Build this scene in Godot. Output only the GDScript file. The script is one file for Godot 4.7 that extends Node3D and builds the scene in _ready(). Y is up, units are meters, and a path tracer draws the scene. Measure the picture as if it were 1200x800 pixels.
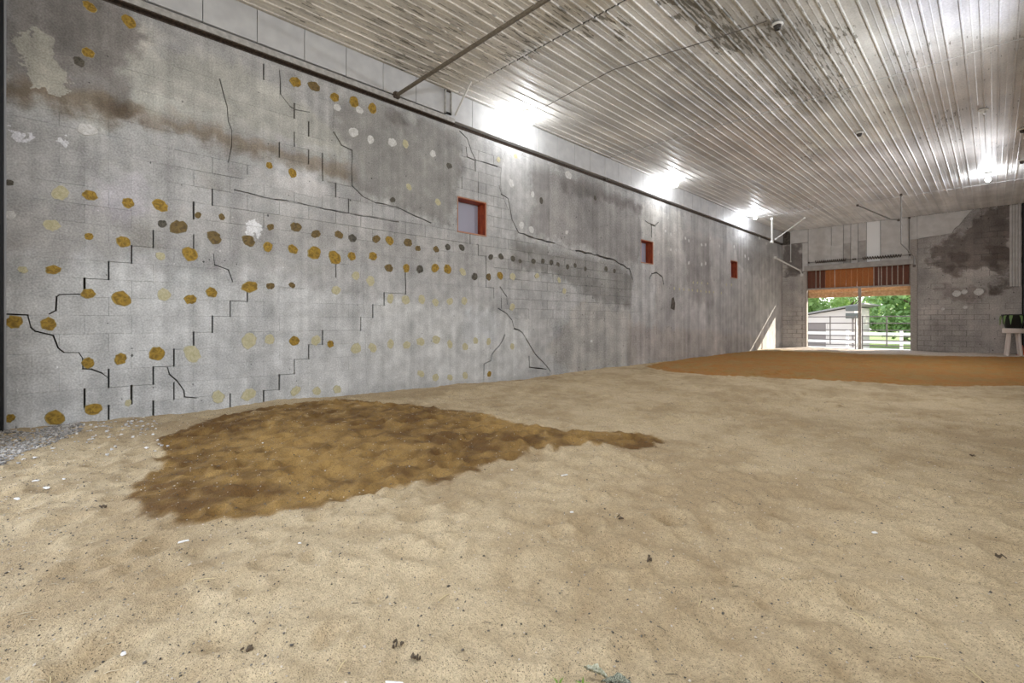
extends Node3D
# A long block-walled barn with a sand floor, seen from its open near end. Metres; d runs away from the camera along -z.

const LEFT := -6.92          # face of the left wall
const RIGHT := 0.8
const FAR := 24.5            # distance of the far wall
const CEIL := 5.30
const EYE := 1.14

const SPOTS := [[0.374, 2.516, 0.056, "o"], [0.698, 2.489, 0.058, "o"], [0.997, 2.511, 0.081, "o"], [1.173, 2.283, 0.082, "b"], [1.014, 2.302, 0.045, "d"], [1.549, 2.207, 0.081, "b"], [1.941, 2.21, 0.073, "b"], [0.077, 2.148, 0.062, "p"], [0.367, 2.069, 0.037, "o"], [0.656, 2.047, 0.063, "o"], [1.29, 1.965, 0.084, "o"], [0.997, 1.916, 0.05, "p"], [0.086, 1.685, 0.054, "o"], [-0.135, 1.668, 0.035, "p"], [0.36, 1.446, 0.06, "o"], [0.641, 1.405, 0.077, "o"], [1.03, 1.464, 0.071, "p"], [1.295, 1.417, 0.063, "o"], [1.521, 1.511, 0.064, "o"], [1.956, 1.603, 0.085, "o"], [-0.195, 1.14, 0.06, "o"], [0.051, 1.118, 0.062, "o"], [-0.23, 2.531, 0.034, "d"], [-0.224, 2.208, 0.043, "w"], [0.141, 2.499, 0.072, "p"], [1.375, 2.459, 0.037, "b"], [1.634, 2.478, 0.038, "b"], [0.36, 0.695, 0.051, "o"], [0.63, 0.722, 0.058, "o"], [0.965, 0.769, 0.08, "o"], [1.313, 0.752, 0.094, "p"], [1.946, 0.886, 0.09, "p"], [0.099, 0.138, 0.072, "o"], [0.399, 0.189, 0.065, "o"], [1.592, 0.187, 0.076, "p"], [1.941, 0.182, 0.079, "p"], [-0.23, 0.176, 0.043, "o"], [0.698, 0.218, 0.034, "p"], [2.553, 2.476, 0.066, "b"], [2.83, 2.416, 0.062, "b"], [2.215, 2.429, 0.046, "b"], [2.183, 2.158, 0.064, "o"], [2.507, 2.158, 0.066, "o"], [2.805, 2.141, 0.086, "o"], [3.11, 2.095, 0.096, "o"], [3.176, 2.448, 0.064, "b"], [3.392, 2.423, 0.065, "d"], [3.379, 2.147, 0.065, "o"], [3.795, 2.459, 0.068, "b"], [3.735, 2.182, 0.068, "o"], [4.031, 2.46, 0.069, "o"], [4.376, 2.473, 0.072, "b"], [4.57, 2.394, 0.051, "b"], [4.951, 2.42, 0.06, "b"], [5.203, 2.485, 0.062, "d"], [5.526, 2.513, 0.063, "d"], [4.015, 2.014, 0.069, "b"], [4.343, 2.04, 0.071, "o"], [4.613, 2.04, 0.066, "d"], [4.932, 2.087, 0.075, "o"], [5.203, 2.093, 0.085, "o"], [5.546, 2.073, 0.071, "p"], [3.448, 1.851, 0.066, "p"], [3.691, 1.787, 0.074, "p"], [3.136, 1.613, 0.064, "p"], [2.215, 1.628, 0.052, "b"], [2.495, 1.655, 0.042, "b"], [2.501, 3.223, 0.06, "o"], [2.199, 3.261, 0.046, "o"], [3.406, 4.051, 0.079, "w"], [3.691, 4.01, 0.061, "w"], [4.078, 4.071, 0.077, "w"], [4.327, 4.109, 0.064, "p"], [4.878, 4.088, 0.06, "w"], [5.231, 3.953, 0.062, "d"], [4.393, 3.401, 0.057, "p"], [4.086, 3.138, 0.049, "d"], [4.987, 3.255, 0.06, "p"], [2.542, 4.519, 0.078, "o"], [2.805, 4.55, 0.074, "b"], [3.11, 4.491, 0.07, "o"], [3.413, 4.519, 0.079, "o"], [3.72, 4.517, 0.074, "o"], [3.504, 4.423, 0.06, "w"], [3.149, 4.35, 0.051, "w"], [2.204, 0.902, 0.07, "p"], [2.53, 0.87, 0.066, "o"], [2.824, 0.868, 0.074, "p"], [3.045, 0.811, 0.051, "o"], [3.448, 0.732, 0.079, "p"], [3.728, 0.734, 0.068, "p"], [4.046, 0.785, 0.07, "p"], [4.343, 0.754, 0.071, "p"], [4.622, 0.803, 0.081, "p"], [4.951, 0.824, 0.075, "p"], [5.251, 0.739, 0.069, "p"], [5.606, 0.679, 0.071, "p"], [5.855, 0.784, 0.065, "p"], [6.192, 0.758, 0.066, "p"], [6.834, 0.635, 0.061, "p"], [4.63, 0.253, 0.066, "p"], [4.932, 0.163, 0.068, "p"], [5.251, 0.137, 0.062, "p"], [5.606, 0.139, 0.064, "p"], [6.203, 0.125, 0.058, "o"], [2.542, 0.166, 0.066, "p"], [2.842, 0.135, 0.062, "p"], [3.149, 0.13, 0.058, "p"], [4.648, 1.522, 0.073, "p"], [4.932, 1.486, 0.075, "p"], [5.251, 1.51, 0.069, "p"], [5.586, 1.529, 0.071, "p"], [4.327, 1.511, 0.071, "p"], [4.039, 1.516, 0.07, "p"], [6.834, 1.445, 0.078, "p"], [6.248, 2.409, 0.058, "d"], [6.523, 2.443, 0.068, "d"], [6.859, 2.432, 0.061, "d"], [7.071, 2.399, 0.044, "d"], [7.475, 2.435, 0.064, "d"], [7.776, 2.462, 0.056, "d"], [8.061, 2.459, 0.057, "d"], [8.297, 2.441, 0.048, "d"], [8.634, 2.41, 0.059, "d"], [8.92, 2.464, 0.05, "d"], [9.319, 2.415, 0.051, "d"], [10.18, 2.482, 0.065, "d"], [10.567, 2.457, 0.055, "d"], [5.834, 1.997, 0.065, "d"], [6.192, 2.013, 0.066, "b"], [6.5, 2.058, 0.077, "o"], [6.847, 2.065, 0.079, "p"], [7.583, 2.132, 0.064, "p"], [8.509, 1.843, 0.068, "p"], [8.327, 2.086, 0.058, "p"], [0.371, 4.568, 0.056, "o"], [0.705, 4.549, 0.068, "o"], [0.357, 4.061, 0.056, "o"], [0.285, 3.936, 0.055, "d"], [0.353, 3.225, 0.074, "w"], [8.665, 4.534, 0.099, "w"], [6.81, 3.959, 0.078, "w"], [7.109, 3.149, 0.08, "w"], [7.408, 3.101, 0.082, "w"], [7.448, 3.861, 0.064, "w"], [7.721, 3.774, 0.065, "d"], [8.602, 3.204, 0.049, "w"], [9.561, 0.671, 0.042, "w"], [6.453, 4.36, 0.051, "p"], [9.703, 4.191, 0.053, "d"], [10.218, 4.784, 0.054, "d"], [6.933, 4.546, 0.053, "p"], [13.284, 3.856, 0.049, "w"], [13.627, 3.798, 0.049, "w"], [13.959, 3.991, 0.05, "w"], [14.186, 3.916, 0.051, "w"], [13.627, 3.338, 0.049, "w"], [13.959, 3.358, 0.05, "w"], [14.244, 3.388, 0.051, "w"], [14.596, 3.806, 0.052, "w"], [14.837, 3.753, 0.052, "w"], [15.793, 3.733, 0.055, "w"], [16.109, 3.769, 0.055, "w"], [14.837, 3.038, 0.052, "w"], [15.793, 3.075, 0.055, "w"], [16.109, 3.128, 0.055, "w"], [16.477, 4.038, 0.056, "w"], [17.28, 3.862, 0.058, "w"], [18.633, 3.981, 0.061, "w"], [19.775, 3.737, 0.064, "w"], [20.147, 3.67, 0.065, "w"], [21.43, 4.649, 0.068, "w"], [22.282, 4.533, 0.07, "w"], [14.477, 2.168, 0.043, "p"], [14.837, 2.169, 0.044, "p"], [15.084, 2.169, 0.045, "p"], [15.465, 2.17, 0.045, "p"], [15.726, 2.171, 0.046, "p"], [16.13, 2.171, 0.047, "p"], [16.407, 2.172, 0.047, "p"], [16.763, 2.173, 0.048, "p"], [17.431, 2.174, 0.049, "p"], [13.847, 2.167, 0.042, "p"], [14.186, 2.167, 0.043, "p"], [15.147, 2.423, 0.042, "p"], [15.465, 2.433, 0.042, "p"], [15.793, 2.443, 0.043, "p"], [16.268, 2.458, 0.044, "p"], [17.898, 2.509, 0.047, "p"], [18.383, 2.524, 0.048, "p"]]
const STEP_CRACKS := [[Vector2(0.53, 0.61), Vector2(0.53, 0.41), Vector2(0.93, 0.41), Vector2(0.93, 0.61), Vector2(1.13, 0.61), Vector2(1.13, 0.81), Vector2(1.33, 0.81), Vector2(1.33, 1.01), Vector2(1.53, 1.01), Vector2(1.53, 1.21), Vector2(1.73, 1.21), Vector2(1.73, 1.41), Vector2(1.93, 1.41), Vector2(1.93, 1.61)],
	[Vector2(0.33, 1.41), Vector2(0.33, 1.61), Vector2(0.53, 1.61), Vector2(0.53, 1.81), Vector2(0.73, 1.81), Vector2(0.73, 2.01), Vector2(0.93, 2.01), Vector2(0.93, 2.21)],
	[Vector2(2.33, 0.21), Vector2(2.33, 0.41), Vector2(2.53, 0.41), Vector2(2.53, 0.61), Vector2(2.73, 0.61), Vector2(2.73, 0.81), Vector2(2.93, 0.81), Vector2(2.93, 1.01), Vector2(3.53, 1.01), Vector2(3.53, 1.21), Vector2(3.73, 1.21), Vector2(3.73, 1.41), Vector2(3.93, 1.41), Vector2(3.93, 1.61), Vector2(4.33, 1.61), Vector2(4.33, 2.01)],
	[Vector2(0.73, 0.41), Vector2(0.73, 0.21)],
	[Vector2(0.53, 0.21), Vector2(0.53, 0.01)],
	[Vector2(0.93, 0.21), Vector2(0.93, 0.01)],
	[Vector2(0.33, 0.41), Vector2(0.33, 0.21)],
	[Vector2(1.13, 0.41), Vector2(1.13, 0.21)],
	[Vector2(1.73, 0.21), Vector2(1.73, 0.01)],
	[Vector2(1.33, 2.61), Vector2(1.33, 2.41)],
	[Vector2(1.33, 2.21), Vector2(1.33, 2.01)],
	[Vector2(1.53, 2.81), Vector2(1.53, 2.61)],
	[Vector2(2.53, 3.81), Vector2(2.53, 3.61)],
	[Vector2(2.73, 4.01), Vector2(2.73, 3.81)],
	[Vector2(2.73, 3.61), Vector2(2.73, 3.41)],
	[Vector2(2.13, 4.61), Vector2(2.13, 4.41)],
	[Vector2(2.53, 4.21), Vector2(2.53, 4.01)],
	[Vector2(2.33, 3.61), Vector2(2.33, 3.41)],
	[Vector2(2.93, 3.41), Vector2(2.93, 3.21)],
	[Vector2(3.13, 3.21), Vector2(3.13, 3.01)],
	[Vector2(3.33, 3.01), Vector2(3.33, 2.81)],
	[Vector2(3.13, 2.01), Vector2(3.13, 1.81)],
	[Vector2(2.13, 0.01), Vector2(2.13, 0.21), Vector2(2.33, 0.21)],
	[Vector2(2.93, 3.61), Vector2(2.93, 3.41)],
	[Vector2(5.93, 2.61), Vector2(5.93, 2.41), Vector2(6.13, 2.41), Vector2(6.13, 1.81)],
	[Vector2(5.73, 2.81), Vector2(5.73, 2.61), Vector2(5.13, 2.61)],
	[Vector2(6.33, 1.81), Vector2(6.33, 1.61)],
	[Vector2(6.53, 1.61), Vector2(6.53, 1.41)],
	[Vector2(5.53, 3.81), Vector2(5.53, 3.61)],
	[Vector2(5.93, 3.81), Vector2(5.93, 3.61)],
	[Vector2(6.13, 1.81), Vector2(6.33, 1.81)]]
const FREE_CRACKS := [[Vector2(-0.251, 1.217), Vector2(-0.102, 1.21), Vector2(-0.079, 1.081), Vector2(-0.048, 1.044), Vector2(0.086, 0.997), Vector2(0.122, 0.866), Vector2(0.168, 0.815), Vector2(0.285, 0.809), Vector2(0.315, 0.744), Vector2(0.315, 0.633), Vector2(0.388, 0.623), Vector2(0.477, 0.57), Vector2(0.527, 0.514)],
	[Vector2(0.058, 1.225), Vector2(0.106, 1.259), Vector2(0.112, 1.404), Vector2(0.135, 1.428), Vector2(0.309, 1.439)],
	[Vector2(1.54, 1.996), Vector2(1.552, 1.862), Vector2(1.707, 1.807), Vector2(1.755, 1.659)],
	[Vector2(1.066, 0.596), Vector2(1.087, 0.511), Vector2(1.161, 0.428), Vector2(1.229, 0.305), Vector2(1.236, 0.227), Vector2(1.357, 0.2)],
	[],
	[Vector2(3.1, 3.966), Vector2(3.216, 3.805), Vector2(3.385, 3.767), Vector2(3.39, 3.639), Vector2(3.375, 3.503), Vector2(3.382, 3.364), Vector2(3.385, 3.227), Vector2(3.561, 3.096), Vector2(3.78, 3.035), Vector2(3.917, 3.043), Vector2(4.034, 3.03), Vector2(4.165, 3.032), Vector2(4.321, 2.992), Vector2(4.493, 2.943), Vector2(4.658, 2.914), Vector2(4.842, 2.867)],
	[Vector2(2.331, 4.603), Vector2(2.341, 4.454), Vector2(2.345, 4.284), Vector2(2.472, 4.148), Vector2(2.559, 4.131), Vector2(2.738, 4.156)],
	[Vector2(1.61, 4.227), Vector2(1.646, 4.077), Vector2(1.694, 3.901), Vector2(1.707, 3.713), Vector2(1.75, 3.616), Vector2(1.743, 3.393), Vector2(1.707, 3.192)],
	[Vector2(1.78, 2.85), Vector2(1.941, 2.841), Vector2(2.113, 2.822), Vector2(2.276, 2.819), Vector2(2.433, 2.83), Vector2(2.589, 2.826), Vector2(2.706, 2.815), Vector2(2.829, 2.81), Vector2(2.955, 2.796), Vector2(3.082, 2.799), Vector2(3.203, 2.793), Vector2(3.318, 2.795), Vector2(3.44, 2.789), Vector2(3.561, 2.79), Vector2(3.688, 2.796), Vector2(3.824, 2.792), Vector2(3.947, 2.789), Vector2(4.071, 2.789), Vector2(4.205, 2.792)],
	[Vector2(5.481, 4.651), Vector2(5.657, 4.561), Vector2(5.761, 4.348), Vector2(5.866, 4.212), Vector2(6.081, 4.222), Vector2(6.244, 4.219), Vector2(6.418, 4.217)],
	[Vector2(5.632, 4.395), Vector2(5.657, 4.222), Vector2(5.855, 4.201), Vector2(5.855, 4.007)],
	[Vector2(6.476, 3.848), Vector2(6.535, 3.689), Vector2(6.713, 3.637), Vector2(6.757, 3.506), Vector2(6.79, 3.364), Vector2(6.834, 3.223), Vector2(6.923, 3.113), Vector2(7.02, 2.986), Vector2(7.183, 2.979), Vector2(7.324, 2.951), Vector2(7.475, 2.932), Vector2(7.626, 2.925), Vector2(7.761, 2.924), Vector2(7.902, 2.904), Vector2(8.044, 2.908), Vector2(8.178, 2.899), Vector2(8.953, 2.813), Vector2(9.081, 2.822), Vector2(9.204, 2.817), Vector2(9.302, 2.793), Vector2(9.441, 2.81), Vector2(9.555, 2.809), Vector2(9.694, 2.781), Vector2(9.811, 2.797), Vector2(9.925, 2.773), Vector2(10.067, 2.766), Vector2(10.194, 2.751), Vector2(10.336, 2.756), Vector2(10.469, 2.752), Vector2(10.595, 2.737), Vector2(10.721, 2.687), Vector2(10.869, 2.656), Vector2(10.998, 2.643), Vector2(11.145, 2.58), Vector2(11.286, 2.568), Vector2(11.369, 2.423), Vector2(11.448, 2.29)],
	[Vector2(6.447, 1.407), Vector2(6.575, 1.353), Vector2(6.683, 1.304), Vector2(6.834, 1.175), Vector2(6.896, 1), Vector2(7.035, 0.968), Vector2(7.147, 0.908), Vector2(7.256, 0.779), Vector2(7.342, 0.679), Vector2(7.445, 0.551), Vector2(7.542, 0.444), Vector2(7.659, 0.354), Vector2(7.783, 0.269), Vector2(7.922, 0.152), Vector2(8.032, 0.042)],
	[Vector2(6.505, 1.833), Vector2(6.596, 1.736), Vector2(6.683, 1.649), Vector2(6.701, 1.498)],
	[Vector2(6.623, 0.874), Vector2(6.561, 0.769), Vector2(6.476, 0.665), Vector2(6.367, 0.587), Vector2(6.276, 0.504), Vector2(6.248, 0.381), Vector2(6.07, 0.329), Vector2(6.065, 0.16), Vector2(6.07, -0.029)],
	[Vector2(7.342, 0.408), Vector2(7.342, 0.182), Vector2(7.489, 0.157), Vector2(7.618, 0.14), Vector2(7.755, 0.122), Vector2(7.889, 0.099)],
	[Vector2(12.114, 3.989), Vector2(12.282, 3.956), Vector2(12.43, 3.939), Vector2(12.658, 3.922), Vector2(12.858, 4.05)],
	[Vector2(12.463, 3.894), Vector2(12.468, 3.741), Vector2(12.463, 3.584)],
	[Vector2(12.366, 2.384), Vector2(12.495, 2.523), Vector2(12.634, 2.55), Vector2(12.758, 2.575), Vector2(12.926, 2.522), Vector2(13.097, 2.465), Vector2(13.166, 2.266)],
	[Vector2(0.536, 0.029), Vector2(0.536, -0.085)]]
const SKINS := [[Vector2(3.097, 3.939), Vector2(3.216, 3.805), Vector2(3.385, 3.77), Vector2(3.385, 3.234), Vector2(3.561, 3.096), Vector2(3.78, 3.042), Vector2(4.165, 3.039), Vector2(4.493, 2.95), Vector2(4.842, 2.871), Vector2(5.367, 2.932), Vector2(5.396, 3.514), Vector2(5.526, 3.949), Vector2(5.486, 4.554), Vector2(5.212, 4.602), Vector2(4.753, 4.605), Vector2(4.245, 4.597), Vector2(3.78, 4.577), Vector2(3.351, 4.44), Vector2(3.11, 4.312)],
	[Vector2(6.5, 3.878), Vector2(6.594, 3.623), Vector2(6.834, 3.232), Vector2(7.008, 2.993), Vector2(7.475, 2.927), Vector2(8.178, 2.899), Vector2(8.953, 2.808), Vector2(9.811, 2.803), Vector2(10.449, 2.745), Vector2(11.265, 2.567), Vector2(11.481, 2.304), Vector2(11.747, 2.439), Vector2(11.792, 2.963), Vector2(11.792, 3.436), Vector2(11.928, 3.882), Vector2(11.974, 4.51), Vector2(11.394, 4.569), Vector2(9.811, 4.55), Vector2(8.479, 4.572), Vector2(7.342, 4.573), Vector2(6.641, 4.577), Vector2(6.546, 4.246)],
	[Vector2(-0.248, 4.298), Vector2(0.336, 4.571), Vector2(0.623, 4.551), Vector2(0.869, 4.502), Vector2(0.837, 4.271), Vector2(0.66, 4.046), Vector2(0.615, 3.972), Vector2(0.675, 3.82), Vector2(0.736, 3.665), Vector2(0.813, 3.523), Vector2(0.759, 3.428), Vector2(0.406, 3.352), Vector2(0.07, 3.359), Vector2(-0.248, 3.345)],
	[Vector2(3.561, 1.952), Vector2(4.41, 1.816), Vector2(5.118, 1.781), Vector2(5.919, 1.742), Vector2(6.594, 1.602), Vector2(6.689, 1.226), Vector2(6.834, 0.913), Vector2(7.135, 0.463), Vector2(7.556, 0.131), Vector2(5.919, 0.033), Vector2(4.41, 0.091), Vector2(3.633, 0.135), Vector2(3.604, 0.833), Vector2(3.575, 1.5)],
	[Vector2(12.691, 3.993), Vector2(13.847, 4.16), Vector2(17.819, 4.173), Vector2(22.503, 4.15), Vector2(24.274, 4.173), Vector2(24.274, 0.155), Vector2(20.433, 0), Vector2(14.418, 0.061), Vector2(12.691, 0.073), Vector2(12.593, 1.066), Vector2(12.741, 2.309), Vector2(12.642, 3.045)],
	[Vector2(1.447, 2.088), Vector2(2.034, 2.062), Vector2(2.708, 2.009), Vector2(3.149, 1.895), Vector2(3.123, 1.714), Vector2(2.472, 1.606), Vector2(2.034, 1.698), Vector2(1.711, 1.656), Vector2(1.673, 1.785), Vector2(1.559, 1.841)],
	[Vector2(1.33, 2.956), Vector2(1.447, 2.992), Vector2(1.596, 2.982), Vector2(1.653, 2.907), Vector2(1.615, 2.823), Vector2(1.521, 2.815), Vector2(1.375, 2.839)],
	[Vector2(1.81, 2.905), Vector2(1.931, 3.076), Vector2(2.14, 3.351), Vector2(2.53, 3.41), Vector2(2.732, 3.36), Vector2(3.019, 3.198), Vector2(3.084, 3.084), Vector2(2.855, 2.941), Vector2(2.472, 2.966), Vector2(2.086, 2.984)],
	[Vector2(0.853, 2.832), Vector2(0.916, 2.876), Vector2(1.014, 2.847), Vector2(1.08, 2.769), Vector2(1.122, 2.706), Vector2(1.097, 2.559), Vector2(1.148, 2.496), Vector2(1.08, 2.372), Vector2(0.813, 2.351), Vector2(0.821, 2.816)]]
const FAR_SPOTS := [[-0.993, 2.2, 0.11], [-0.783, 2.255, 0.08], [-0.397, 2.238, 0.12], [-0.76, 1.681, 0.06], [-1.375, 1.629, 0.05]]
var wall_zones := [[Color8(197, 197, 195), 0.88, [Vector2(-0.294, 1.791), Vector2(1.54, 1.753), Vector2(3.49, 1.563), Vector2(5.919, 1.417), Vector2(7.342, 1.23), Vector2(7.342, 0.002), Vector2(3.49, -0.089), Vector2(-0.294, -0.069)]],
	[Color8(176, 174, 170), 0.8, [Vector2(-0.294, 2.34), Vector2(1.097, 2.538), Vector2(3.216, 2.711), Vector2(5.919, 2.719), Vector2(7.342, 2.622), Vector2(7.342, 1.989), Vector2(5.506, 2.007), Vector2(3.216, 2.131), Vector2(1.097, 2.028), Vector2(-0.294, 1.791)]],
	[Color8(136, 132, 127), 0.85, [Vector2(-0.265, 4.85), Vector2(0.477, 4.787), Vector2(0.869, 4.522), Vector2(0.853, 4.258), Vector2(0.623, 3.993), Vector2(0.698, 3.779), Vector2(0.813, 3.523), Vector2(0.477, 3.562), Vector2(0.07, 3.502), Vector2(-0.265, 3.39)]],
	[Color8(118, 114, 110), 0.5, [Vector2(-0.056, 4.703), Vector2(0.336, 4.811), Vector2(0.549, 4.442), Vector2(0.406, 4.006), Vector2(0.201, 3.926), Vector2(0.07, 4.233)]],
	[Color8(172, 169, 158), 1, [Vector2(-0.201, 4.028), Vector2(-0.08, 4.114), Vector2(0.058, 4.102), Vector2(0.109, 3.891), Vector2(0.174, 3.79), Vector2(0.161, 3.604), Vector2(0.07, 3.511), Vector2(-0.043, 3.499), Vector2(-0.092, 3.656)]],
	[Color8(128, 117, 103), 0.85, [Vector2(-0.265, 3.627), Vector2(0.07, 3.609), Vector2(0.477, 3.675), Vector2(0.813, 3.572), Vector2(0.774, 3.413), Vector2(0.406, 3.352), Vector2(0.07, 3.413), Vector2(-0.265, 3.339)]],
	[Color8(140, 128, 112), 0.75, [Vector2(0.813, 3.592), Vector2(1.447, 3.599), Vector2(2.248, 3.552), Vector2(3.379, 3.507), Vector2(3.379, 3.272), Vector2(2.359, 3.369), Vector2(1.447, 3.397), Vector2(0.853, 3.456)]],
	[Color8(100, 88, 74), 0.7, [Vector2(0.462, 3.633), Vector2(0.623, 3.686), Vector2(0.774, 3.619), Vector2(0.853, 3.505), Vector2(0.759, 3.428), Vector2(0.534, 3.467)]],
	[Color8(182, 180, 172), 0.7, [Vector2(0.615, 4.01), Vector2(0.869, 4.244), Vector2(1.182, 4.409), Vector2(1.731, 4.518), Vector2(2.359, 4.348), Vector2(3.216, 3.933), Vector2(3.324, 3.573), Vector2(2.359, 3.676), Vector2(1.447, 3.663), Vector2(0.9, 3.619), Vector2(0.813, 3.553), Vector2(0.698, 3.75)]],
	[Color8(186, 182, 186), 0.8, [Vector2(0.406, 2.718), Vector2(0.837, 2.829), Vector2(0.829, 2.354), Vector2(0.42, 2.328)]],
	[Color8(146, 143, 139), 0.85, [Vector2(3.11, 4.44), Vector2(3.78, 4.604), Vector2(4.753, 4.62), Vector2(5.466, 4.58), Vector2(5.546, 3.938), Vector2(5.387, 3.512), Vector2(5.367, 2.994), Vector2(4.842, 2.916), Vector2(4.165, 3.067), Vector2(3.633, 3.083), Vector2(3.406, 3.264), Vector2(3.379, 3.769), Vector2(3.136, 3.937)]],
	[Color8(120, 117, 113), 0.6, [Vector2(4.008, 4.594), Vector2(4.41, 4.662), Vector2(4.579, 4.569), Vector2(4.245, 4.357), Vector2(3.961, 4.386)]],
	[Color8(146, 143, 139), 0.8, [Vector2(7.395, 4.423), Vector2(8.479, 4.514), Vector2(10.567, 4.526), Vector2(11.928, 4.407), Vector2(11.837, 2.967), Vector2(11.307, 2.639), Vector2(9.811, 2.855), Vector2(8.178, 2.957), Vector2(7.29, 3.03), Vector2(7.502, 3.643)]],
	[Color8(112, 108, 104), 0.5, [Vector2(8.479, 4.436), Vector2(11.928, 4.407), Vector2(11.928, 4.168), Vector2(10.567, 4.172), Vector2(8.479, 4.163)]],
	[Color8(140, 137, 133), 0.8, [Vector2(6.834, 2.796), Vector2(8.178, 2.765), Vector2(10.567, 2.667), Vector2(11.481, 2.42), Vector2(11.307, 1.532), Vector2(9.811, 1.669), Vector2(8.479, 2.154), Vector2(6.958, 2.283)]],
	[Color8(120, 117, 114), 0.6, [Vector2(6.933, 2.755), Vector2(7.556, 2.772), Vector2(7.502, 2.62), Vector2(6.983, 2.62)]],
	[Color8(172, 167, 162), 0.7, [Vector2(9.117, 1.688), Vector2(11.394, 1.418), Vector2(11.613, 0.015), Vector2(8.792, -0.014), Vector2(7.889, 0.521)]],
	[Color8(198, 200, 202), 0.5, [Vector2(5.606, 1.41), Vector2(6.476, 1.327), Vector2(6.361, 0.753), Vector2(5.506, 0.809)]],
	[Color8(168, 164, 160), 0.6, [Vector2(12.691, 3.993), Vector2(14.418, 4.189), Vector2(19.502, 4.044), Vector2(24.526, 3.999), Vector2(24.526, -0.091), Vector2(12.691, -0.051)]],
	[Color8(140, 136, 132), 0.5, [Vector2(14.477, 3.9), Vector2(16.337, 3.933), Vector2(16.763, 1.649), Vector2(14.899, 1.83)]],
	[Color8(136, 132, 128), 0.4, [Vector2(18.466, 4.252), Vector2(23.071, 4.057), Vector2(22.503, 2.887), Vector2(19.324, 3.163)]],
	[Color8(196, 193, 188), 0.75, [Vector2(11.928, 4.502), Vector2(14.418, 4.513), Vector2(14.418, 3.218), Vector2(12.691, 3.05), Vector2(12.495, 3.473), Vector2(11.928, 3.501)]],
	[Color8(168, 160, 152), 0.6, [Vector2(11.18, 1.071), Vector2(22.503, 0.471), Vector2(22.503, -0.161), Vector2(11.18, -0.028)]],
	[Color8(238, 238, 238), 0.9, [Vector2(1.87, 2.459), Vector2(2.065, 2.5), Vector2(2.086, 2.274), Vector2(1.992, 2.251), Vector2(1.89, 2.361)]],
	[Color8(240, 240, 242), 0.95, [Vector2(0.045, 3.085), Vector2(0.135, 3.11), Vector2(0.201, 3.082), Vector2(0.254, 3.088), Vector2(0.201, 3.037), Vector2(0.083, 3.033)]],
	[Color8(240, 240, 244), 0.9, [Vector2(-0.248, 3.038), Vector2(-0.213, 3.099), Vector2(-0.177, 3.041), Vector2(-0.117, 3.058), Vector2(-0.129, 3.011), Vector2(-0.236, 2.982)]],
	[Color8(215, 213, 206), 0.7, [Vector2(0.322, 3.281), Vector2(0.392, 3.302), Vector2(0.42, 3.244), Vector2(0.392, 3.162), Vector2(0.309, 3.194)]],
	[Color8(220, 217, 208), 0.8, [Vector2(0.932, 4.609), Vector2(0.989, 4.594), Vector2(0.916, 4.283), Vector2(0.813, 4.203), Vector2(0.853, 4.426)]],
	[Color8(222, 222, 220), 0.7, [Vector2(4.376, 4.666), Vector2(4.493, 4.659), Vector2(4.477, 4.48), Vector2(4.36, 4.475)]],
	[Color8(158, 155, 149), 0.7, [Vector2(1.33, 2.956), Vector2(1.596, 2.982), Vector2(1.653, 2.896), Vector2(1.596, 2.841), Vector2(1.375, 2.882)]],
	[Color8(205, 203, 200), 0.6, [Vector2(2.034, 3.155), Vector2(2.53, 3.29), Vector2(2.955, 3.172), Vector2(3.058, 3.079), Vector2(2.855, 2.953), Vector2(2.472, 2.966), Vector2(2.226, 3.082)]],
	[Color8(150, 146, 138), 0.6, [Vector2(0.728, 2.241), Vector2(0.9, 2.245), Vector2(0.916, 2.048), Vector2(1.097, 2.048), Vector2(1.148, 1.992), Vector2(0.736, 1.988)]],
	[Color8(160, 157, 152), 0.6, [Vector2(1.447, 1.938), Vector2(2.034, 1.926), Vector2(3.084, 1.864), Vector2(3.11, 1.943), Vector2(2.034, 1.994), Vector2(1.493, 1.986)]]]
var far_zones := [[Color8(112, 103, 97), 0.8, [Vector2(-1.619, 4.004), Vector2(-0.668, 4.532), Vector2(-0.33, 5.268), Vector2(0.384, 5.3), Vector2(0.384, 2.931), Vector2(0, 2.837), Vector2(-0.33, 3.173), Vector2(-1.017, 2.908), Vector2(-1.743, 3.356)]],
	[Color8(90, 80, 74), 0.7, [Vector2(-0.33, 4.017), Vector2(0.321, 4.093), Vector2(0.321, 3.119), Vector2(-0.109, 3.216)]],
	[Color8(86, 76, 70), 0.6, [Vector2(-1.254, 3.704), Vector2(-0.668, 3.708), Vector2(-0.714, 3.205), Vector2(-1.206, 3.245)]],
	[Color8(98, 89, 83), 0.8, [Vector2(-0.153, 2.599), Vector2(0.321, 2.693), Vector2(0.363, 2.264), Vector2(-0.109, 2.163)]],
	[Color8(170, 163, 156), 0.7, [Vector2(-2.046, 1.307), Vector2(0.384, 1.17), Vector2(0.384, 0.077), Vector2(-2.046, 0.036)]],
	[Color8(120, 111, 104), 0.5, [Vector2(-1.496, 2.516), Vector2(-0.285, 2.295), Vector2(-0.33, 1.922), Vector2(-1.375, 2.02)]],
	[Color8(110, 103, 98), 0.8, [Vector2(-6.877, 4.746), Vector2(-6.076, 4.73), Vector2(-6.076, 3.302), Vector2(-6.877, 3.24)]]]
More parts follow.
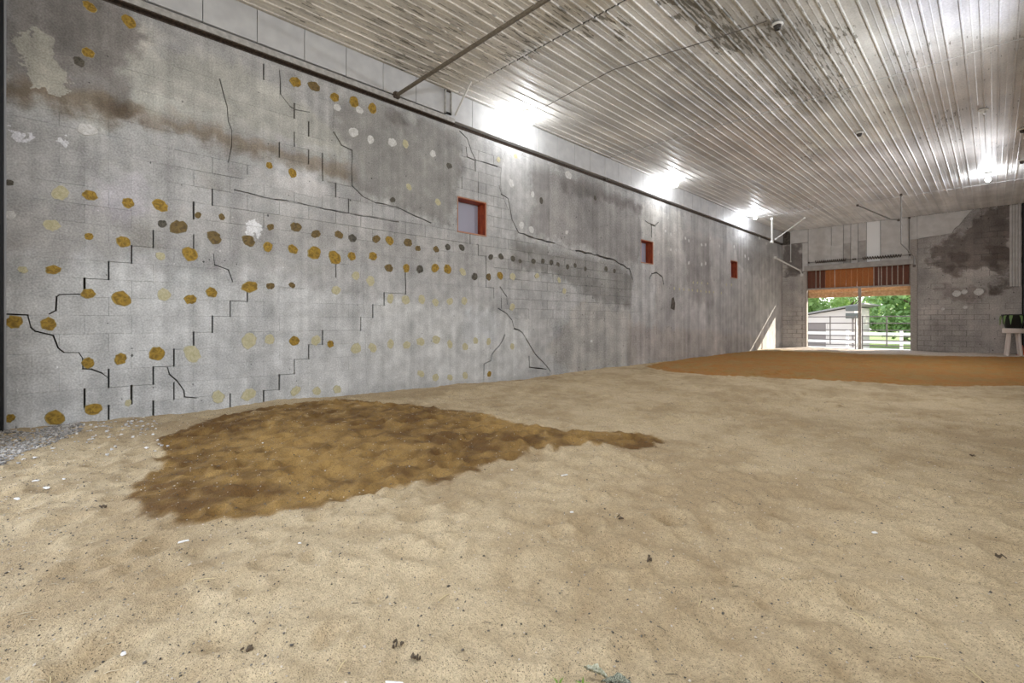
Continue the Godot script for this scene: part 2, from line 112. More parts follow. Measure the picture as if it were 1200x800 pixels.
var ceiling_zones := [[Color8(204, 197, 184), 0.8, [Vector2(-7, -1), Vector2(0.9, -1), Vector2(0.9, 5.4), Vector2(-7, 5.4)]],
	[Color8(218, 216, 210), 0.8, [Vector2(-7, 5.4), Vector2(-3.1, 5.4), Vector2(-3.1, 9.8), Vector2(-7, 9.8)]],
	[Color8(160, 158, 150), 0.7, [Vector2(-2.676, 4.85), Vector2(-2.907, 6.057), Vector2(-2.813, 7.573), Vector2(-2.781, 10.558), Vector2(-2.528, 11.378), Vector2(-1.89, 8.507), Vector2(-1.822, 6.917), Vector2(-1.773, 5.764)]],
	[Color8(198, 195, 186), 0.7, [Vector2(-1.572, 5.968), Vector2(-2.332, 10.493), Vector2(-2.223, 12.973), Vector2(-1.414, 13.791), Vector2(-1.153, 9.254), Vector2(-0.903, 6.645)]],
	[Color8(228, 228, 222), 0.88, [Vector2(-3.248, 12.67), Vector2(-2.218, 10.608), Vector2(-1.095, 11.264), Vector2(-1.334, 13.873), Vector2(-2.189, 13.742), Vector2(-3.232, 13.328)]],
	[Color8(202, 196, 190), 0.7, [Vector2(-0.894, 9.515), Vector2(0.304, 10.11), Vector2(0.547, 18.219), Vector2(-0.547, 17.111), Vector2(-1.212, 13.996)]],
	[Color8(206, 201, 196), 0.7, [Vector2(-3.469, 9.341), Vector2(-3.177, 12.741), Vector2(-3.881, 14.734), Vector2(-4.738, 13.353), Vector2(-5.033, 10.486)]],
	[Color8(200, 195, 190), 0.7, [Vector2(-3.264, 13.463), Vector2(-1.145, 14.064), Vector2(-0.391, 17.27), Vector2(-1.784, 17.399), Vector2(-3.699, 16.646)]],
	[Color8(228, 229, 230), 0.8, [Vector2(-5.754, 20.185), Vector2(-4.022, 18.098), Vector2(-1.895, 18.473), Vector2(0.595, 19.808), Vector2(0.747, 24.869), Vector2(-3.071, 24.651), Vector2(-6.682, 24.696)]],
	[Color8(196, 196, 202), 0.6, [Vector2(-0.898, 7.208), Vector2(0.251, 8.371), Vector2(0.295, 9.819), Vector2(-0.885, 8.624)]],
	[Color8(158, 156, 152), 0.6, [Vector2(-3.34, 6.421), Vector2(-3.366, 7.013), Vector2(-3.18, 9.389), Vector2(-3.201, 10.409), Vector2(-3.491, 9.839), Vector2(-3.718, 7.746), Vector2(-3.642, 6.733)]],
	[Color8(176, 174, 172), 0.6, [Vector2(-4.274, 7.598), Vector2(-3.852, 8.026), Vector2(-3.843, 10.348), Vector2(-4.314, 10.185), Vector2(-4.466, 8.587)]]]
const MILDEW := [[0.9, [Vector2(-2.945, 5.339), Vector2(-2.987, 5.977), Vector2(-2.923, 7.527), Vector2(-2.691, 7.762), Vector2(-2.569, 6.918), Vector2(-2.54, 5.749)]],
	[0.75, [Vector2(-3.836, 5.242), Vector2(-3.704, 5.251), Vector2(-3.686, 6.07), Vector2(-3.821, 6.172)]],
	[0.8, [Vector2(-4.278, 4.621), Vector2(-4.047, 4.783), Vector2(-4.017, 5.592), Vector2(-4.265, 5.723), Vector2(-4.277, 5.054)]],
	[0.6, [Vector2(-2.172, 6.122), Vector2(-1.509, 6.793), Vector2(-1.522, 8.88), Vector2(-1.763, 11.069), Vector2(-2.673, 10.147), Vector2(-2.628, 7.76)]],
	[0.55, [Vector2(-6.571, 2.348), Vector2(-5.311, 3.384), Vector2(-3.866, 4.407), Vector2(-3.807, 5.398), Vector2(-5.659, 5.392), Vector2(-6.807, 5.034), Vector2(-6.998, 3.674)]],
	[0.5, [Vector2(-3.24, 12.301), Vector2(-2.967, 13.35), Vector2(-3.361, 14.262), Vector2(-3.654, 13.506)]],
	[0.35, [Vector2(-1.522, 8.88), Vector2(0.304, 10.11), Vector2(0.519, 17.295), Vector2(-2.223, 12.973)]],
	[0.4, [Vector2(-3.55, 6.826), Vector2(-3.355, 9.456), Vector2(-3.026, 11.488), Vector2(-2.797, 9.094), Vector2(-2.995, 7.07)]],
	[0.45, [Vector2(-5.654, 18.387), Vector2(-4.22, 18.991), Vector2(-4.645, 20.904), Vector2(-6.11, 20.891)]]]
const DAMP_NEAR := [Vector2(-5.518, 0.744), Vector2(-6.212, 1.382), Vector2(-6.494, 2.214), Vector2(-6.383, 2.966), Vector2(-5.543, 3.532), Vector2(-4.487, 3.838), Vector2(-3.772, 3.725), Vector2(-3.112, 3.813), Vector2(-2.619, 4.312), Vector2(-2.296, 4.381), Vector2(-2.138, 3.952), Vector2(-2.569, 3.642), Vector2(-2.804, 3.196), Vector2(-2.829, 2.794), Vector2(-2.801, 2.396), Vector2(-2.793, 2.065), Vector2(-2.926, 1.728), Vector2(-2.994, 1.45), Vector2(-2.999, 1.174), Vector2(-3.08, 0.905), Vector2(-3.087, 0.646), Vector2(-3.324, 0.487), Vector2(-3.763, 0.4), Vector2(-4.171, 0.467), Vector2(-4.538, 0.638), Vector2(-4.943, 0.724)]
const DAMP_FAR := [Vector2(-6.408, 11.262), Vector2(-7.131, 14.859), Vector2(-7.133, 17.58), Vector2(-6.815, 20.122), Vector2(-5.457, 20.715), Vector2(-3.572, 20.85), Vector2(-1.302, 21.314), Vector2(0.684, 22.772), Vector2(1.856, 23.959), Vector2(0.976, 12.594), Vector2(0.369, 12.285), Vector2(-0.704, 11.521), Vector2(-1.862, 10.865), Vector2(-3.266, 10.62), Vector2(-4.26, 10.056), Vector2(-5.411, 10.403)]
const RUT := [Vector2(-0.755, 1.51), Vector2(-0.719, 1.851), Vector2(-0.586, 2.109), Vector2(-0.404, 2.359), Vector2(-0.158, 2.591), Vector2(0.083, 2.762), Vector2(0.267, 2.894)]
const GRAVEL := [Vector2(-7.011, -0.327), Vector2(-6.638, -0.053), Vector2(-7.053, 0.138), Vector2(-6.892, 0.301), Vector2(-6.533, 0.317), Vector2(-6.212, 0.18), Vector2(-5.917, 0.033), Vector2(-5.81, -0.098), Vector2(-5.36, -0.228), Vector2(-5.544, -0.414)]

var rng := RandomNumberGenerator.new()
var taken := {}
var M := {}
# the sand's height field
const SX0 := -6.98
const SZ0 := -0.7
const CELL := 0.025
const SNX := 315
const SNZ := 1011
var sand := PackedFloat32Array()


# ------------------------------------------------------------------ mesh collecting
class MB:
	var v := PackedVector3Array()
	var n := PackedVector3Array()
	var t := PackedVector2Array()
	var c := PackedColorArray()
	var i := PackedInt32Array()
	var tint := Color.WHITE
	var tinted := false

	func vert(p: Vector3, nn: Vector3, uv := Vector2.ZERO) -> int:
		v.append(p); n.append(nn); t.append(uv); c.append(tint)
		return v.size() - 1

	func tri(a: int, b: int, d: int) -> void:
		var g := (v[b] - v[a]).cross(v[d] - v[a])
		if g.dot(n[a] + n[b] + n[d]) > 0.0:
			i.append(a); i.append(d); i.append(b)
		else:
			i.append(a); i.append(b); i.append(d)

	func quad(a: Vector3, b: Vector3, d: Vector3, e: Vector3, nn: Vector3, uvs := [Vector2(0, 0), Vector2(1, 0), Vector2(1, 1), Vector2(0, 1)]) -> void:
		var k := vert(a, nn, uvs[0])
		vert(b, nn, uvs[1]); vert(d, nn, uvs[2]); vert(e, nn, uvs[3])
		tri(k, k + 1, k + 2); tri(k, k + 2, k + 3)

	func box(lo: Vector3, hi: Vector3, bevel := 0.0) -> void:
		var ce := (lo + hi) / 2.0
		box_at(Transform3D(Basis(), ce), hi - lo, bevel)

	func box_at(x: Transform3D, size: Vector3, bevel := 0.0) -> void:
		var h := size / 2.0
		var w := minf(bevel, minf(h.x, minf(h.y, h.z)) * 0.9)
		var ax := [Vector3.RIGHT, Vector3.UP, Vector3.BACK]
		for a in 3:
			var b := (a + 1) % 3
			var d := (a + 2) % 3
			for s in [-1.0, 1.0]:
				var nn: Vector3 = ax[a] * s
				var hb := h[b] - w
				var hd := h[d] - w
				var q := []
				for k in [[-1, -1], [1, -1], [1, 1], [-1, 1]]:
					q.append(x * (nn * h[a] + ax[b] * hb * k[0] + ax[d] * hd * k[1]))
				quad(q[0], q[1], q[2], q[3], (x.basis * nn).normalized(), [Vector2(0, 0), Vector2(hb * 2, 0), Vector2(hb * 2, hd * 2), Vector2(0, hd * 2)])
		if w <= 0.0:
			return
		for a in 3:
			var b := (a + 1) % 3
			var d := (a + 2) % 3
			for s in [-1.0, 1.0]:
				for r in [-1.0, 1.0]:
					var nn: Vector3 = (ax[b] * s + ax[d] * r).normalized()
					var p0: Vector3 = ax[b] * s * h[b] + ax[d] * r * (h[d] - w)
					var p1: Vector3 = ax[b] * s * (h[b] - w) + ax[d] * r * h[d]
					var l: Vector3 = ax[a] * (h[a] - w)
					quad(x * (p0 - l), x * (p0 + l), x * (p1 + l), x * (p1 - l), (x.basis * nn).normalized())
		for sx in [-1.0, 1.0]:
			for sy in [-1.0, 1.0]:
				for sz in [-1.0, 1.0]:
					var nn := (x.basis * Vector3(sx, sy, sz)).normalized()
					var k := vert(x * Vector3(sx * h.x, sy * (h.y - w), sz * (h.z - w)), nn)
					vert(x * Vector3(sx * (h.x - w), sy * h.y, sz * (h.z - w)), nn)
					vert(x * Vector3(sx * (h.x - w), sy * (h.y - w), sz * h.z), nn)
					tri(k, k + 1, k + 2)

	func tube(path: Array, radii, sides := 10, cap := true) -> void:
		var up := Vector3.UP
		var rings := []
		for k in path.size():
			var dir: Vector3 = (path[mini(k + 1, path.size() - 1)] - path[maxi(k - 1, 0)]).normalized()
			if absf(dir.dot(up)) > 0.95:
				up = Vector3.RIGHT if absf(dir.x) < 0.8 else Vector3.BACK
			var sx := dir.cross(up).normalized()
			var sy := sx.cross(dir).normalized()
			up = sy
			var r: float = radii[k] if radii is Array else radii
			var ring := []
			for q in sides:
				var a := TAU * q / sides
				var nn := sx * cos(a) + sy * sin(a)
				ring.append(vert(path[k] + nn * r, nn, Vector2(float(q) / sides, k)))
			rings.append(ring)
			if cap and (k == 0 or k == path.size() - 1):
				var fn := -dir if k == 0 else dir
				var mid := vert(path[k], fn)
				var f := []
				for q in sides:
					f.append(vert(v[ring[q]], fn))
				for q in sides:
					tri(mid, f[q], f[(q + 1) % sides])
		for k in path.size() - 1:
			for q in sides:
				var e := (q + 1) % sides
				tri(rings[k][q], rings[k][e], rings[k + 1][e])
				tri(rings[k][q], rings[k + 1][e], rings[k + 1][q])

	func lathe(at: Vector3, profile: Array, sides := 20) -> void:   # [radius, height] pairs, about y
		var rings := []
		for k in profile.size():
			var p: Array = profile[k]
			var a: Array = profile[maxi(k - 1, 0)]
			var b: Array = profile[mini(k + 1, profile.size() - 1)]
			var slope := Vector2(b[1] - a[1], a[0] - b[0]).normalized()
			var ring := []
			for q in sides:
				var u := TAU * q / sides
				ring.append(vert(at + Vector3(cos(u) * p[0], p[1], sin(u) * p[0]), Vector3(cos(u) * slope.x, slope.y, sin(u) * slope.x), Vector2(float(q) / sides, float(k) / profile.size())))
			rings.append(ring)
		for k in profile.size() - 1:
			for q in sides:
				var e := (q + 1) % sides
				tri(rings[k][q], rings[k][e], rings[k + 1][e])
				tri(rings[k][q], rings[k + 1][e], rings[k + 1][q])

	func mesh(with_colors := false) -> ArrayMesh:
		var a := []
		a.resize(Mesh.ARRAY_MAX)
		a[Mesh.ARRAY_VERTEX] = v
		a[Mesh.ARRAY_NORMAL] = n
		a[Mesh.ARRAY_TEX_UV] = t
		if with_colors:
			a[Mesh.ARRAY_COLOR] = c
		a[Mesh.ARRAY_INDEX] = i
		var m := ArrayMesh.new()
		m.add_surface_from_arrays(Mesh.PRIMITIVE_TRIANGLES, a)
		return m


# ------------------------------------------------------------------ naming
func numbered(called: String) -> String:
	var k: int = taken.get(called, 0)
	taken[called] = k + 1
	return called if k == 0 else "%s_%03d" % [called, k]


func tag(o: Node3D, label := "", category := "", group := "", kind := "") -> Node3D:
	if label: o.set_meta("label", label)
	if category: o.set_meta("category", category)
	if group: o.set_meta("group", group)
	if kind: o.set_meta("kind", kind)
	return o


func thing(called: String, at: Vector3, label: String, category: String, group := "") -> Node3D:
	var o := Node3D.new()
	o.name = numbered(called)
	add_child(o)
	o.position = at
	return tag(o, label, category, group)


func struct(called: String, label := "", category := "") -> Node3D:
	var o := Node3D.new()
	o.name = called
	add_child(o)
	return tag(o, label, category, "", "structure")


func part(called: String, shape, m: Material, parent: Node3D, at := Vector3.ZERO) -> MeshInstance3D:
	var o := MeshInstance3D.new()
	o.name = called
	o.mesh = shape.mesh(shape.tinted) if shape is MB else shape
	o.material_override = m
	parent.add_child(o, true)
	o.position = at
	return o


func single(called: String, shape, m: Material, at: Vector3, label: String, category: String, group := "") -> MeshInstance3D:
	var o := part(numbered(called), shape, m, self, at)
	tag(o, label, category, group)
	return o


# ------------------------------------------------------------------ materials
func mat(called: String, col: Color, rough := 0.8, metal := 0.0) -> StandardMaterial3D:
	var m := StandardMaterial3D.new()
	m.resource_name = called
	m.albedo_color = col
	m.roughness = rough
	m.metallic = metal
	M[called] = m
	return m


func noise_tex(a: Color, b: Color, freq: float, sd: int, size := 256, stretch := 1.0) -> ImageTexture:
	var f := FastNoiseLite.new()
	f.seed = sd
	f.frequency = freq
	f.fractal_octaves = 4
	var im := f.get_seamless_image(size, maxi(8, int(size / stretch)))
	im.resize(size, size, Image.INTERPOLATE_CUBIC)
	var g := im.get_data()
	var o := PackedByteArray()
	o.resize(size * size * 3)
	for k in size * size:
		var x := g[k] / 255.0
		x = clampf((x - 0.2) / 0.6, 0, 1)
		o[k * 3] = int(255 * lerpf(a.r, b.r, x))
		o[k * 3 + 1] = int(255 * lerpf(a.g, b.g, x))
		o[k * 3 + 2] = int(255 * lerpf(a.b, b.b, x))
	return ImageTexture.create_from_image(Image.create_from_data(size, size, false, Image.FORMAT_RGB8, o))


func grained(called: String, a: Color, b: Color, freq: float, sd: int, rough := 0.8, scale := 1.0, stretch := 1.0, metal := 0.0) -> StandardMaterial3D:
	var m := mat(called, Color.WHITE, rough, metal)
	m.albedo_texture = noise_tex(a, b, freq, sd, 256, stretch)
	m.uv1_triplanar = true
	m.uv1_world_triplanar = true
	m.uv1_scale = Vector3.ONE * scale
	return m


func noise_bytes(w: int, h: int, freq: float, sd: int, octaves := 4, sx := 1, sy := 1) -> PackedByteArray:
	var f := FastNoiseLite.new()
	f.seed = sd
	f.frequency = freq
	f.fractal_octaves = octaves
	var im := f.get_image(maxi(4, w / sx), maxi(4, h / sy))
	if sx > 1 or sy > 1:
		im.resize(w, h, Image.INTERPOLATE_BILINEAR)
	return im.get_data()


func spans(poly: Array, y: float) -> Array:
	var xs := []
	for k in poly.size():
		var a: Vector2 = poly[k]
		var b: Vector2 = poly[(k + 1) % poly.size()]
		if (a.y > y) != (b.y > y):
			xs.append(a.x + (b.x - a.x) * (y - a.y) / (b.y - a.y))
	xs.sort()
	return xs


# a small colour map of the stains on a surface: zones are [colour, share, outline]
func zone_map(zones: Array, lo: Vector2, hi: Vector2, cell: float, base: Color) -> Array:
	var w := int((hi.x - lo.x) / cell)
	var h := int((hi.y - lo.y) / cell)
	var im := Image.create(w, h, false, Image.FORMAT_RGB8)
	im.fill(base)
	var px := im.get_data()
	var order := zones.filter(func(q): return q[1] < 0.9)
	order.append(null)
	order.append_array(zones.filter(func(q): return q[1] >= 0.9))
	for zn in order:
		if zn == null:      # stains have soft edges, lime and bare patches hard ones
			im = Image.create_from_data(w, h, false, Image.FORMAT_RGB8, px)
			im.resize(w / 6, h / 6, Image.INTERPOLATE_LANCZOS)
			im.resize(w, h, Image.INTERPOLATE_CUBIC)
			px = im.get_data()
			continue
		var poly: Array = zn[2]
		var y0 := INF
		var y1 := -INF
		for p in poly:
			y0 = minf(y0, p.y); y1 = maxf(y1, p.y)
		var col: Color = zn[0]
		var share: float = zn[1]
		for j in range(maxi(0, int((hi.y - y1) / cell)), mini(h, int((hi.y - y0) / cell) + 1)):
			var xs := spans(poly, hi.y - (j + 0.5) * cell)
			for s in range(0, xs.size() - 1, 2):
				for k in range(maxi(0, int((xs[s] - lo.x) / cell)), mini(w, int((xs[s + 1] - lo.x) / cell) + 1)):
					var q := (j * w + k) * 3
					px[q] = int(lerpf(px[q], col.r8, share))
					px[q + 1] = int(lerpf(px[q + 1], col.g8, share))
					px[q + 2] = int(lerpf(px[q + 2], col.b8, share))
	return [px, w, h]


# the stains broken up by noise, with streaks down the surface and fine grain
func stained(w: int, h: int, x0: float, y0: float, mx: float, my: float, zm: Array, cell: float, sd: int, streak: float, grain: float, warp: float, blotch := 0.0, along := false, specks = null) -> ImageTexture:
	var zd: PackedByteArray = zm[0]
	var zw: int = zm[1]
	var zh: int = zm[2]
	var na := noise_bytes(w, h, 0.02, sd, 5)
	var nb := noise_bytes(w, h, 0.02, sd + 1, 5)
	var ns := noise_bytes(w, h, 0.03, sd + 2, 4, 1, 30)
	var nk := noise_bytes(w, h, 0.16, sd + 5, 4, 1, 5) if along else ns
	var nf := noise_bytes(w, h, 0.23, sd + 3, 3)
	var nl := noise_bytes(w, h, 0.006, sd + 4, 3)
	var out := PackedByteArray()
	out.resize(w * h * 3)
	var A := warp / 128.0 / cell
	var S := streak / 128.0
	var G := grain / 128.0
	var B := blotch / 128.0
	var C := (0.05 if along else 0.08) / 128.0
	var kx := mx / cell
	var ky := my / cell
	var cx := x0 / cell
	var cy := y0 / cell
	var o := 0
	var k := 0
	var sp: PackedByteArray = specks[0] if specks else PackedByteArray()
	for j in h:
		for i in w:
			var zx := clampi(int(cx + i * kx + (na[k] - 128) * A), 0, zw - 1)
			var zy := clampi(int(cy + j * ky + (nb[k] - 128) * A), 0, zh - 1)
			var m := 1.0 + (ns[k] - 128) * S + (nf[k] - 128) * G + (nl[k] - 128) * B + (nb[k] - 128) * C
			if nf[k] > 205 and na[k] < 120:
				m *= 0.8
			var q := (zy * zw + zx) * 3
			var r := zd[q] * m
			var g := zd[q + 1] * m
			var b := zd[q + 2] * m
			if specks:
				var d := sp[zy * zw + zx]
				if nk[k] > 262 - d * 0.62 + (nl[k] - 128) * 0.3:
					r = r * 0.5 + 24; g = g * 0.5 + 22; b = b * 0.5 + 16
			out[o] = clampi(int(r), 0, 255)
			out[o + 1] = clampi(int(g), 0, 255)
			out[o + 2] = clampi(int(b), 0, 255)
			o += 3
			k += 1
	if not along:
		var dots := RandomNumberGenerator.new()
		dots.seed = sd
		for q in int(w * mx * h * my * 3.2):
			var ci := dots.randi_range(4, w - 5)
			var cj := dots.randi_range(4, h - 5)
			var rad := dots.randf_range(0.004, 0.012) * (1.6 if mx > 0.008 else 1.0)
			var dark := dots.randf() < 0.6
			var ax := maxi(1, int(rad / mx))
			var ay := maxi(1, int(rad / my * dots.randf_range(0.6, 1.6)))
			for dj in range(-ay, ay + 1):
				for di in range(-ax, ax + 1):
					if di * di * ay * ay + dj * dj * ax * ax <= ax * ax * ay * ay and cj + dj >= 0 and cj + dj < h and ci + di >= 0 and ci + di < w:
						var z := ((cj + dj) * w + ci + di) * 3
						for e in 3:
							out[z + e] = int(out[z + e] * 0.45) if dark else mini(255, int(out[z + e] * 1.16 + 8))
	return ImageTexture.create_from_image(Image.create_from_data(w, h, false, Image.FORMAT_RGB8, out))


func relief(m: StandardMaterial3D, w: int, h: int, freq: float, sd: int, cm: float) -> void:
	var f := FastNoiseLite.new()
	f.seed = sd
	f.frequency = freq
	f.fractal_octaves = 5
	m.heightmap_enabled = true
	m.heightmap_texture = ImageTexture.create_from_image(f.get_image(w, h))
	m.heightmap_scale = cm


func make_materials() -> void:
	# left wall: nearer and farther half, each with a map of its stains
	var zm := zone_map(wall_zones, Vector2(-0.5, -0.2), Vector2(24.7, 5.0), 0.02, Color8(178, 177, 175))
	var a := mat("parged_block_near", Color.WHITE, 0.9)
	a.albedo_texture = stained(1696, 960, 0.0, 0.0, 9.0 / 1696, 5.2 / 960, zm, 0.02, 11, 0.07, 0.15, 0.10, 0.08)
	a.vertex_color_use_as_albedo = true
	relief(a, 1696, 960, 0.05, 31, 0.35)
	var b := mat("parged_block_far", Color.WHITE, 0.9)
	b.albedo_texture = stained(1648, 512, 8.0, 0.0, 17.2 / 1648, 5.2 / 512, zm, 0.02, 51, 0.10, 0.15, 0.14, 0.10)
	b.vertex_color_use_as_albedo = true
	relief(b, 1648, 512, 0.05, 32, 0.4)
	var fz := zone_map(far_zones, Vector2(-7.0, -0.2), Vector2(0.9, 5.4), 0.02, Color8(168, 162, 156))
	var c := mat("parged_block_end", Color.WHITE, 0.9)
	c.albedo_texture = stained(640, 448, 0.0, 0.0, 7.9 / 640, 5.6 / 448, fz, 0.02, 81, 0.06, 0.14, 0.30, 0.14)
	# ceiling sheets
	var cz := zone_map(ceiling_zones, Vector2(-7.0, -0.5), Vector2(0.9, 24.6), 0.05, Color8(214, 213, 210))
	var mi := []
	for z in MILDEW:
		mi.append([Color(z[0], z[0], z[0]), 1.0, z[1]])
	var mm := zone_map(mi, Vector2(-7.0, -0.5), Vector2(0.9, 24.6), 0.05, Color(0.12, 0.12, 0.12))
	var one := PackedByteArray()
	one.resize(mm[1] * mm[2])
	for k in one.size():
		one[k] = mm[0][k * 3]
	var d := mat("painted_ceiling_steel", Color.WHITE, 0.46)
	d.albedo_texture = stained(1024, 2048, 0.0, 0.0, 7.9 / 1024, 25.1 / 2048, cz, 0.05, 101, 0.10, 0.08, 0.25, 0.08, true, [one])
	d.metallic_specular = 0.55
	# sand
	var e := mat("arena_sand", Color.WHITE, 0.95)
	var n2 := FastNoiseLite.new(); n2.seed = 8; n2.frequency = 0.035; n2.fractal_octaves = 5
	var n3 := FastNoiseLite.new(); n3.seed = 9; n3.frequency = 0.11; n3.fractal_octaves = 4
	var g2 := n2.get_seamless_image(1024, 1024).get_data()
	var g3 := n3.get_seamless_image(1024, 1024).get_data()
	var so := PackedByteArray(); so.resize(1024 * 1024)
	var sh := PackedByteArray(); sh.resize(1024 * 1024)
	rng.seed = 77
	for k in 1024 * 1024:
		var q := rng.randi() & 255
		so[k] = clampi(int(232.0 + (q - 128) * 0.16 + (g2[k] - 128) * 0.14 + (g3[k] - 128) * 0.16), 0, 255)
		sh[k] = clampi(int(128 + (q - 128) * 0.12 + (g2[k] - 128) * 0.35 + (g3[k] - 128) * 0.5), 0, 255)
	for k in 15000:      # single grains of other stone
		var at := rng.randi() % (1024 * 1023 - 3)
		var v := rng.randi_range(70, 150) if rng.randf() < 0.8 else 255
		var n := 1 + rng.randi() % 3
		for q in n:
			so[at + q] = v
			so[at + 1024 + q] = v
			sh[at + q] = 190
	e.albedo_texture = ImageTexture.create_from_image(Image.create_from_data(1024, 1024, false, Image.FORMAT_L8, so))
	e.heightmap_enabled = true
	e.heightmap_texture = ImageTexture.create_from_image(Image.create_from_data(1024, 1024, false, Image.FORMAT_L8, sh))
	e.heightmap_scale = 0.8
	e.vertex_color_use_as_albedo = true
	var gl := grained("glue", Color8(214, 214, 214), Color8(255, 255, 255), 0.06, 201, 0.75, 8.0)
	gl.vertex_color_use_as_albedo = true
	grained("mortar", Color8(66, 60, 54), Color8(98, 92, 84), 0.03, 206, 0.95, 1.0)
	grained("rusty_steel", Color8(52, 42, 34), Color8(88, 74, 62), 0.04, 207, 0.7, 2.0)
	grained("ledge_steel", Color8(160, 157, 152), Color8(190, 188, 183), 0.04, 208, 0.6, 1.0)
	grained("panel_white", Color8(190, 190, 190), Color8(202, 202, 201), 0.02, 209, 0.5, 0.6)
	grained("panel_end", Color8(190, 186, 180), Color8(204, 200, 195), 0.02, 210, 0.6, 0.6)
	grained("panel_end_dark", Color8(154, 149, 143), Color8(176, 170, 163), 0.02, 211, 0.6, 0.6)
	mat("gap_black", Color8(24, 22, 20), 0.9)
	grained("pipe_brown", Color8(96, 88, 76), Color8(128, 118, 102), 0.04, 212, 0.5, 2.0, 1.0, 0.2)
	mat("pipe_white", Color8(214, 212, 206), 0.45)
	mat("pipe_grey", Color8(128, 124, 119), 0.5, 0.3)
	mat("wire_grey", Color8(108, 104, 98), 0.6)
	grained("frame_red", Color8(128, 52, 24), Color8(166, 74, 36), 0.03, 213, 0.6, 2.0, 6.0)
	mat("frame_edge", Color8(186, 140, 112), 0.7)
	var pane := mat("window_plastic", Color8(176, 176, 188), 0.3)
	pane.backlight_enabled = true
	pane.backlight = Color8(120, 120, 130)
	grained("board_orange", Color8(140, 78, 30), Color8(190, 116, 52), 0.03, 214, 0.7, 1.5, 0.15)
	grained("board_dark", Color8(74, 40, 24), Color8(118, 62, 36), 0.03, 215, 0.7, 1.5, 0.15)
	grained("timber_tan", Color8(196, 150, 104), Color8(222, 184, 140), 0.03, 216, 0.7, 1.0)
	grained("batten_pale", Color8(206, 196, 180), Color8(232, 224, 212), 0.03, 224, 0.7, 1.0)
	grained("post_grey", Color8(146, 138, 130), Color8(176, 168, 160), 0.03, 217, 0.8, 1.0, 0.2)
	mat("steel_black", Color8(30, 30, 34), 0.5, 0.4)
	mat("steel_edge", Color8(170, 170, 172), 0.5, 0.2)
	mat("gate_steel", Color8(112, 108, 106), 0.5, 0.1)
	mat("fence_white", Color8(240, 240, 238), 0.6)
	mat("house_white", Color8(196, 190, 184), 0.8)
	mat("house_dark", Color8(120, 112, 108), 0.6)
	grained("roof_grey", Color8(118, 117, 116), Color8(150, 148, 146), 0.05, 218, 0.8, 0.7)
	grained("yard", Color8(188, 182, 170), Color8(216, 210, 200), 0.04, 219, 0.95, 0.3)
	grained("grass", Color8(110, 132, 70), Color8(150, 166, 96), 0.05, 220, 0.95, 0.4)
	mat("box_dark", Color8(84, 88, 84), 0.6)
	mat("porcelain", Color8(228, 226, 220), 0.35)
	mat("socket_dark", Color8(58, 52, 46), 0.5)
	mat("stool_white", Color8(226, 212, 202), 0.5)
	mat("pot_black", Color8(28, 30, 26), 0.35)
	mat("cone_orange", Color8(226, 84, 38), 0.5)
	grained("bark", Color8(84, 70, 56), Color8(120, 102, 84), 0.06, 221, 0.9, 1.5)
	for k in 3:
		var l := mat("leaf_%d" % k, [Color8(150, 176, 116), Color8(124, 156, 98), Color8(170, 192, 134)][k], 0.6)
		l.backlight_enabled = true
		l.backlight = Color8(130, 150, 90)
	grained("leaf_dry", Color8(136, 136, 104), Color8(214, 210, 190), 0.06, 222, 0.7, 9.0)
	grained("leaf_mottled", Color8(40, 44, 30), Color8(204, 204, 180), 0.06, 225, 0.7, 14.0)
	mat("sprout", Color8(128, 158, 62), 0.6)
	mat("straw", Color8(214, 196, 150), 0.7)
	mat("scrap_white", Color8(236, 234, 230), 0.7)
	grained("bit_dark", Color8(70, 58, 46), Color8(110, 96, 76), 0.1, 223, 0.9, 20.0)
	var st := mat("stones", Color.WHITE, 0.9)
	st.vertex_color_use_as_albedo = true


# ------------------------------------------------------------------ sand
func soft_inside(mask: PackedByteArray, w: int, h: int, x: float, y: float) -> float:
	var i := clampi(int(x), 0, w - 1)
	var j := clampi(int(y), 0, h - 1)
	return mask[j * w + i] / 255.0


func sand_mask(poly: Array) -> PackedByteArray:
	var im := Image.create(SNX, SNZ, false, Image.FORMAT_L8)
	for j in SNZ:
		var xs := spans(poly, SZ0 + j * CELL)
		for s in range(0, xs.size() - 1, 2):
			var x0 := clampi(int((xs[s] - SX0) / CELL), 0, SNX)
			var x1 := clampi(int((xs[s + 1] - SX0) / CELL), 0, SNX)
			if x1 > x0:
				im.fill_rect(Rect2i(x0, j, x1 - x0, 1), Color.WHITE)
	im.resize(SNX / 5, SNZ / 5, Image.INTERPOLATE_LANCZOS)
	im.resize(SNX, SNZ, Image.INTERPOLATE_CUBIC)
	return im.get_data()


func stamp(x: float, d: float, r: float, deep: float, turn: float, long: float) -> void:
	var n := int(r * long * 1.7 / CELL) + 1
	var ci := int((x - SX0) / CELL)
	var cj := int((d - SZ0) / CELL)
	var cs := cos(turn)
	var sn := sin(turn)
	for j in range(maxi(0, cj - n), mini(SNZ, cj + n + 1)):
		for i in range(maxi(0, ci - n), mini(SNX, ci + n + 1)):
			var u := SX0 + i * CELL - x
			var w := SZ0 + j * CELL - d
			var a := (u * cs + w * sn) / long
			var b := -u * sn + w * cs
			var q := sqrt(a * a + b * b) / r
			if q < 1.7:
				var hgt := -deep * (1.0 - q * q) * exp(-q * q * 0.6) if q < 1.0 else deep * 0.35 * sin((q - 1.0) / 0.7 * PI)
				sand[j * SNX + i] += hgt


func sand_at(x: float, d: float) -> float:
	var i := clampi(int(round((x - SX0) / CELL)), 0, SNX - 1)
	var j := clampi(int(round((d - SZ0) / CELL)), 0, SNZ - 1)
	return sand[j * SNX + i]


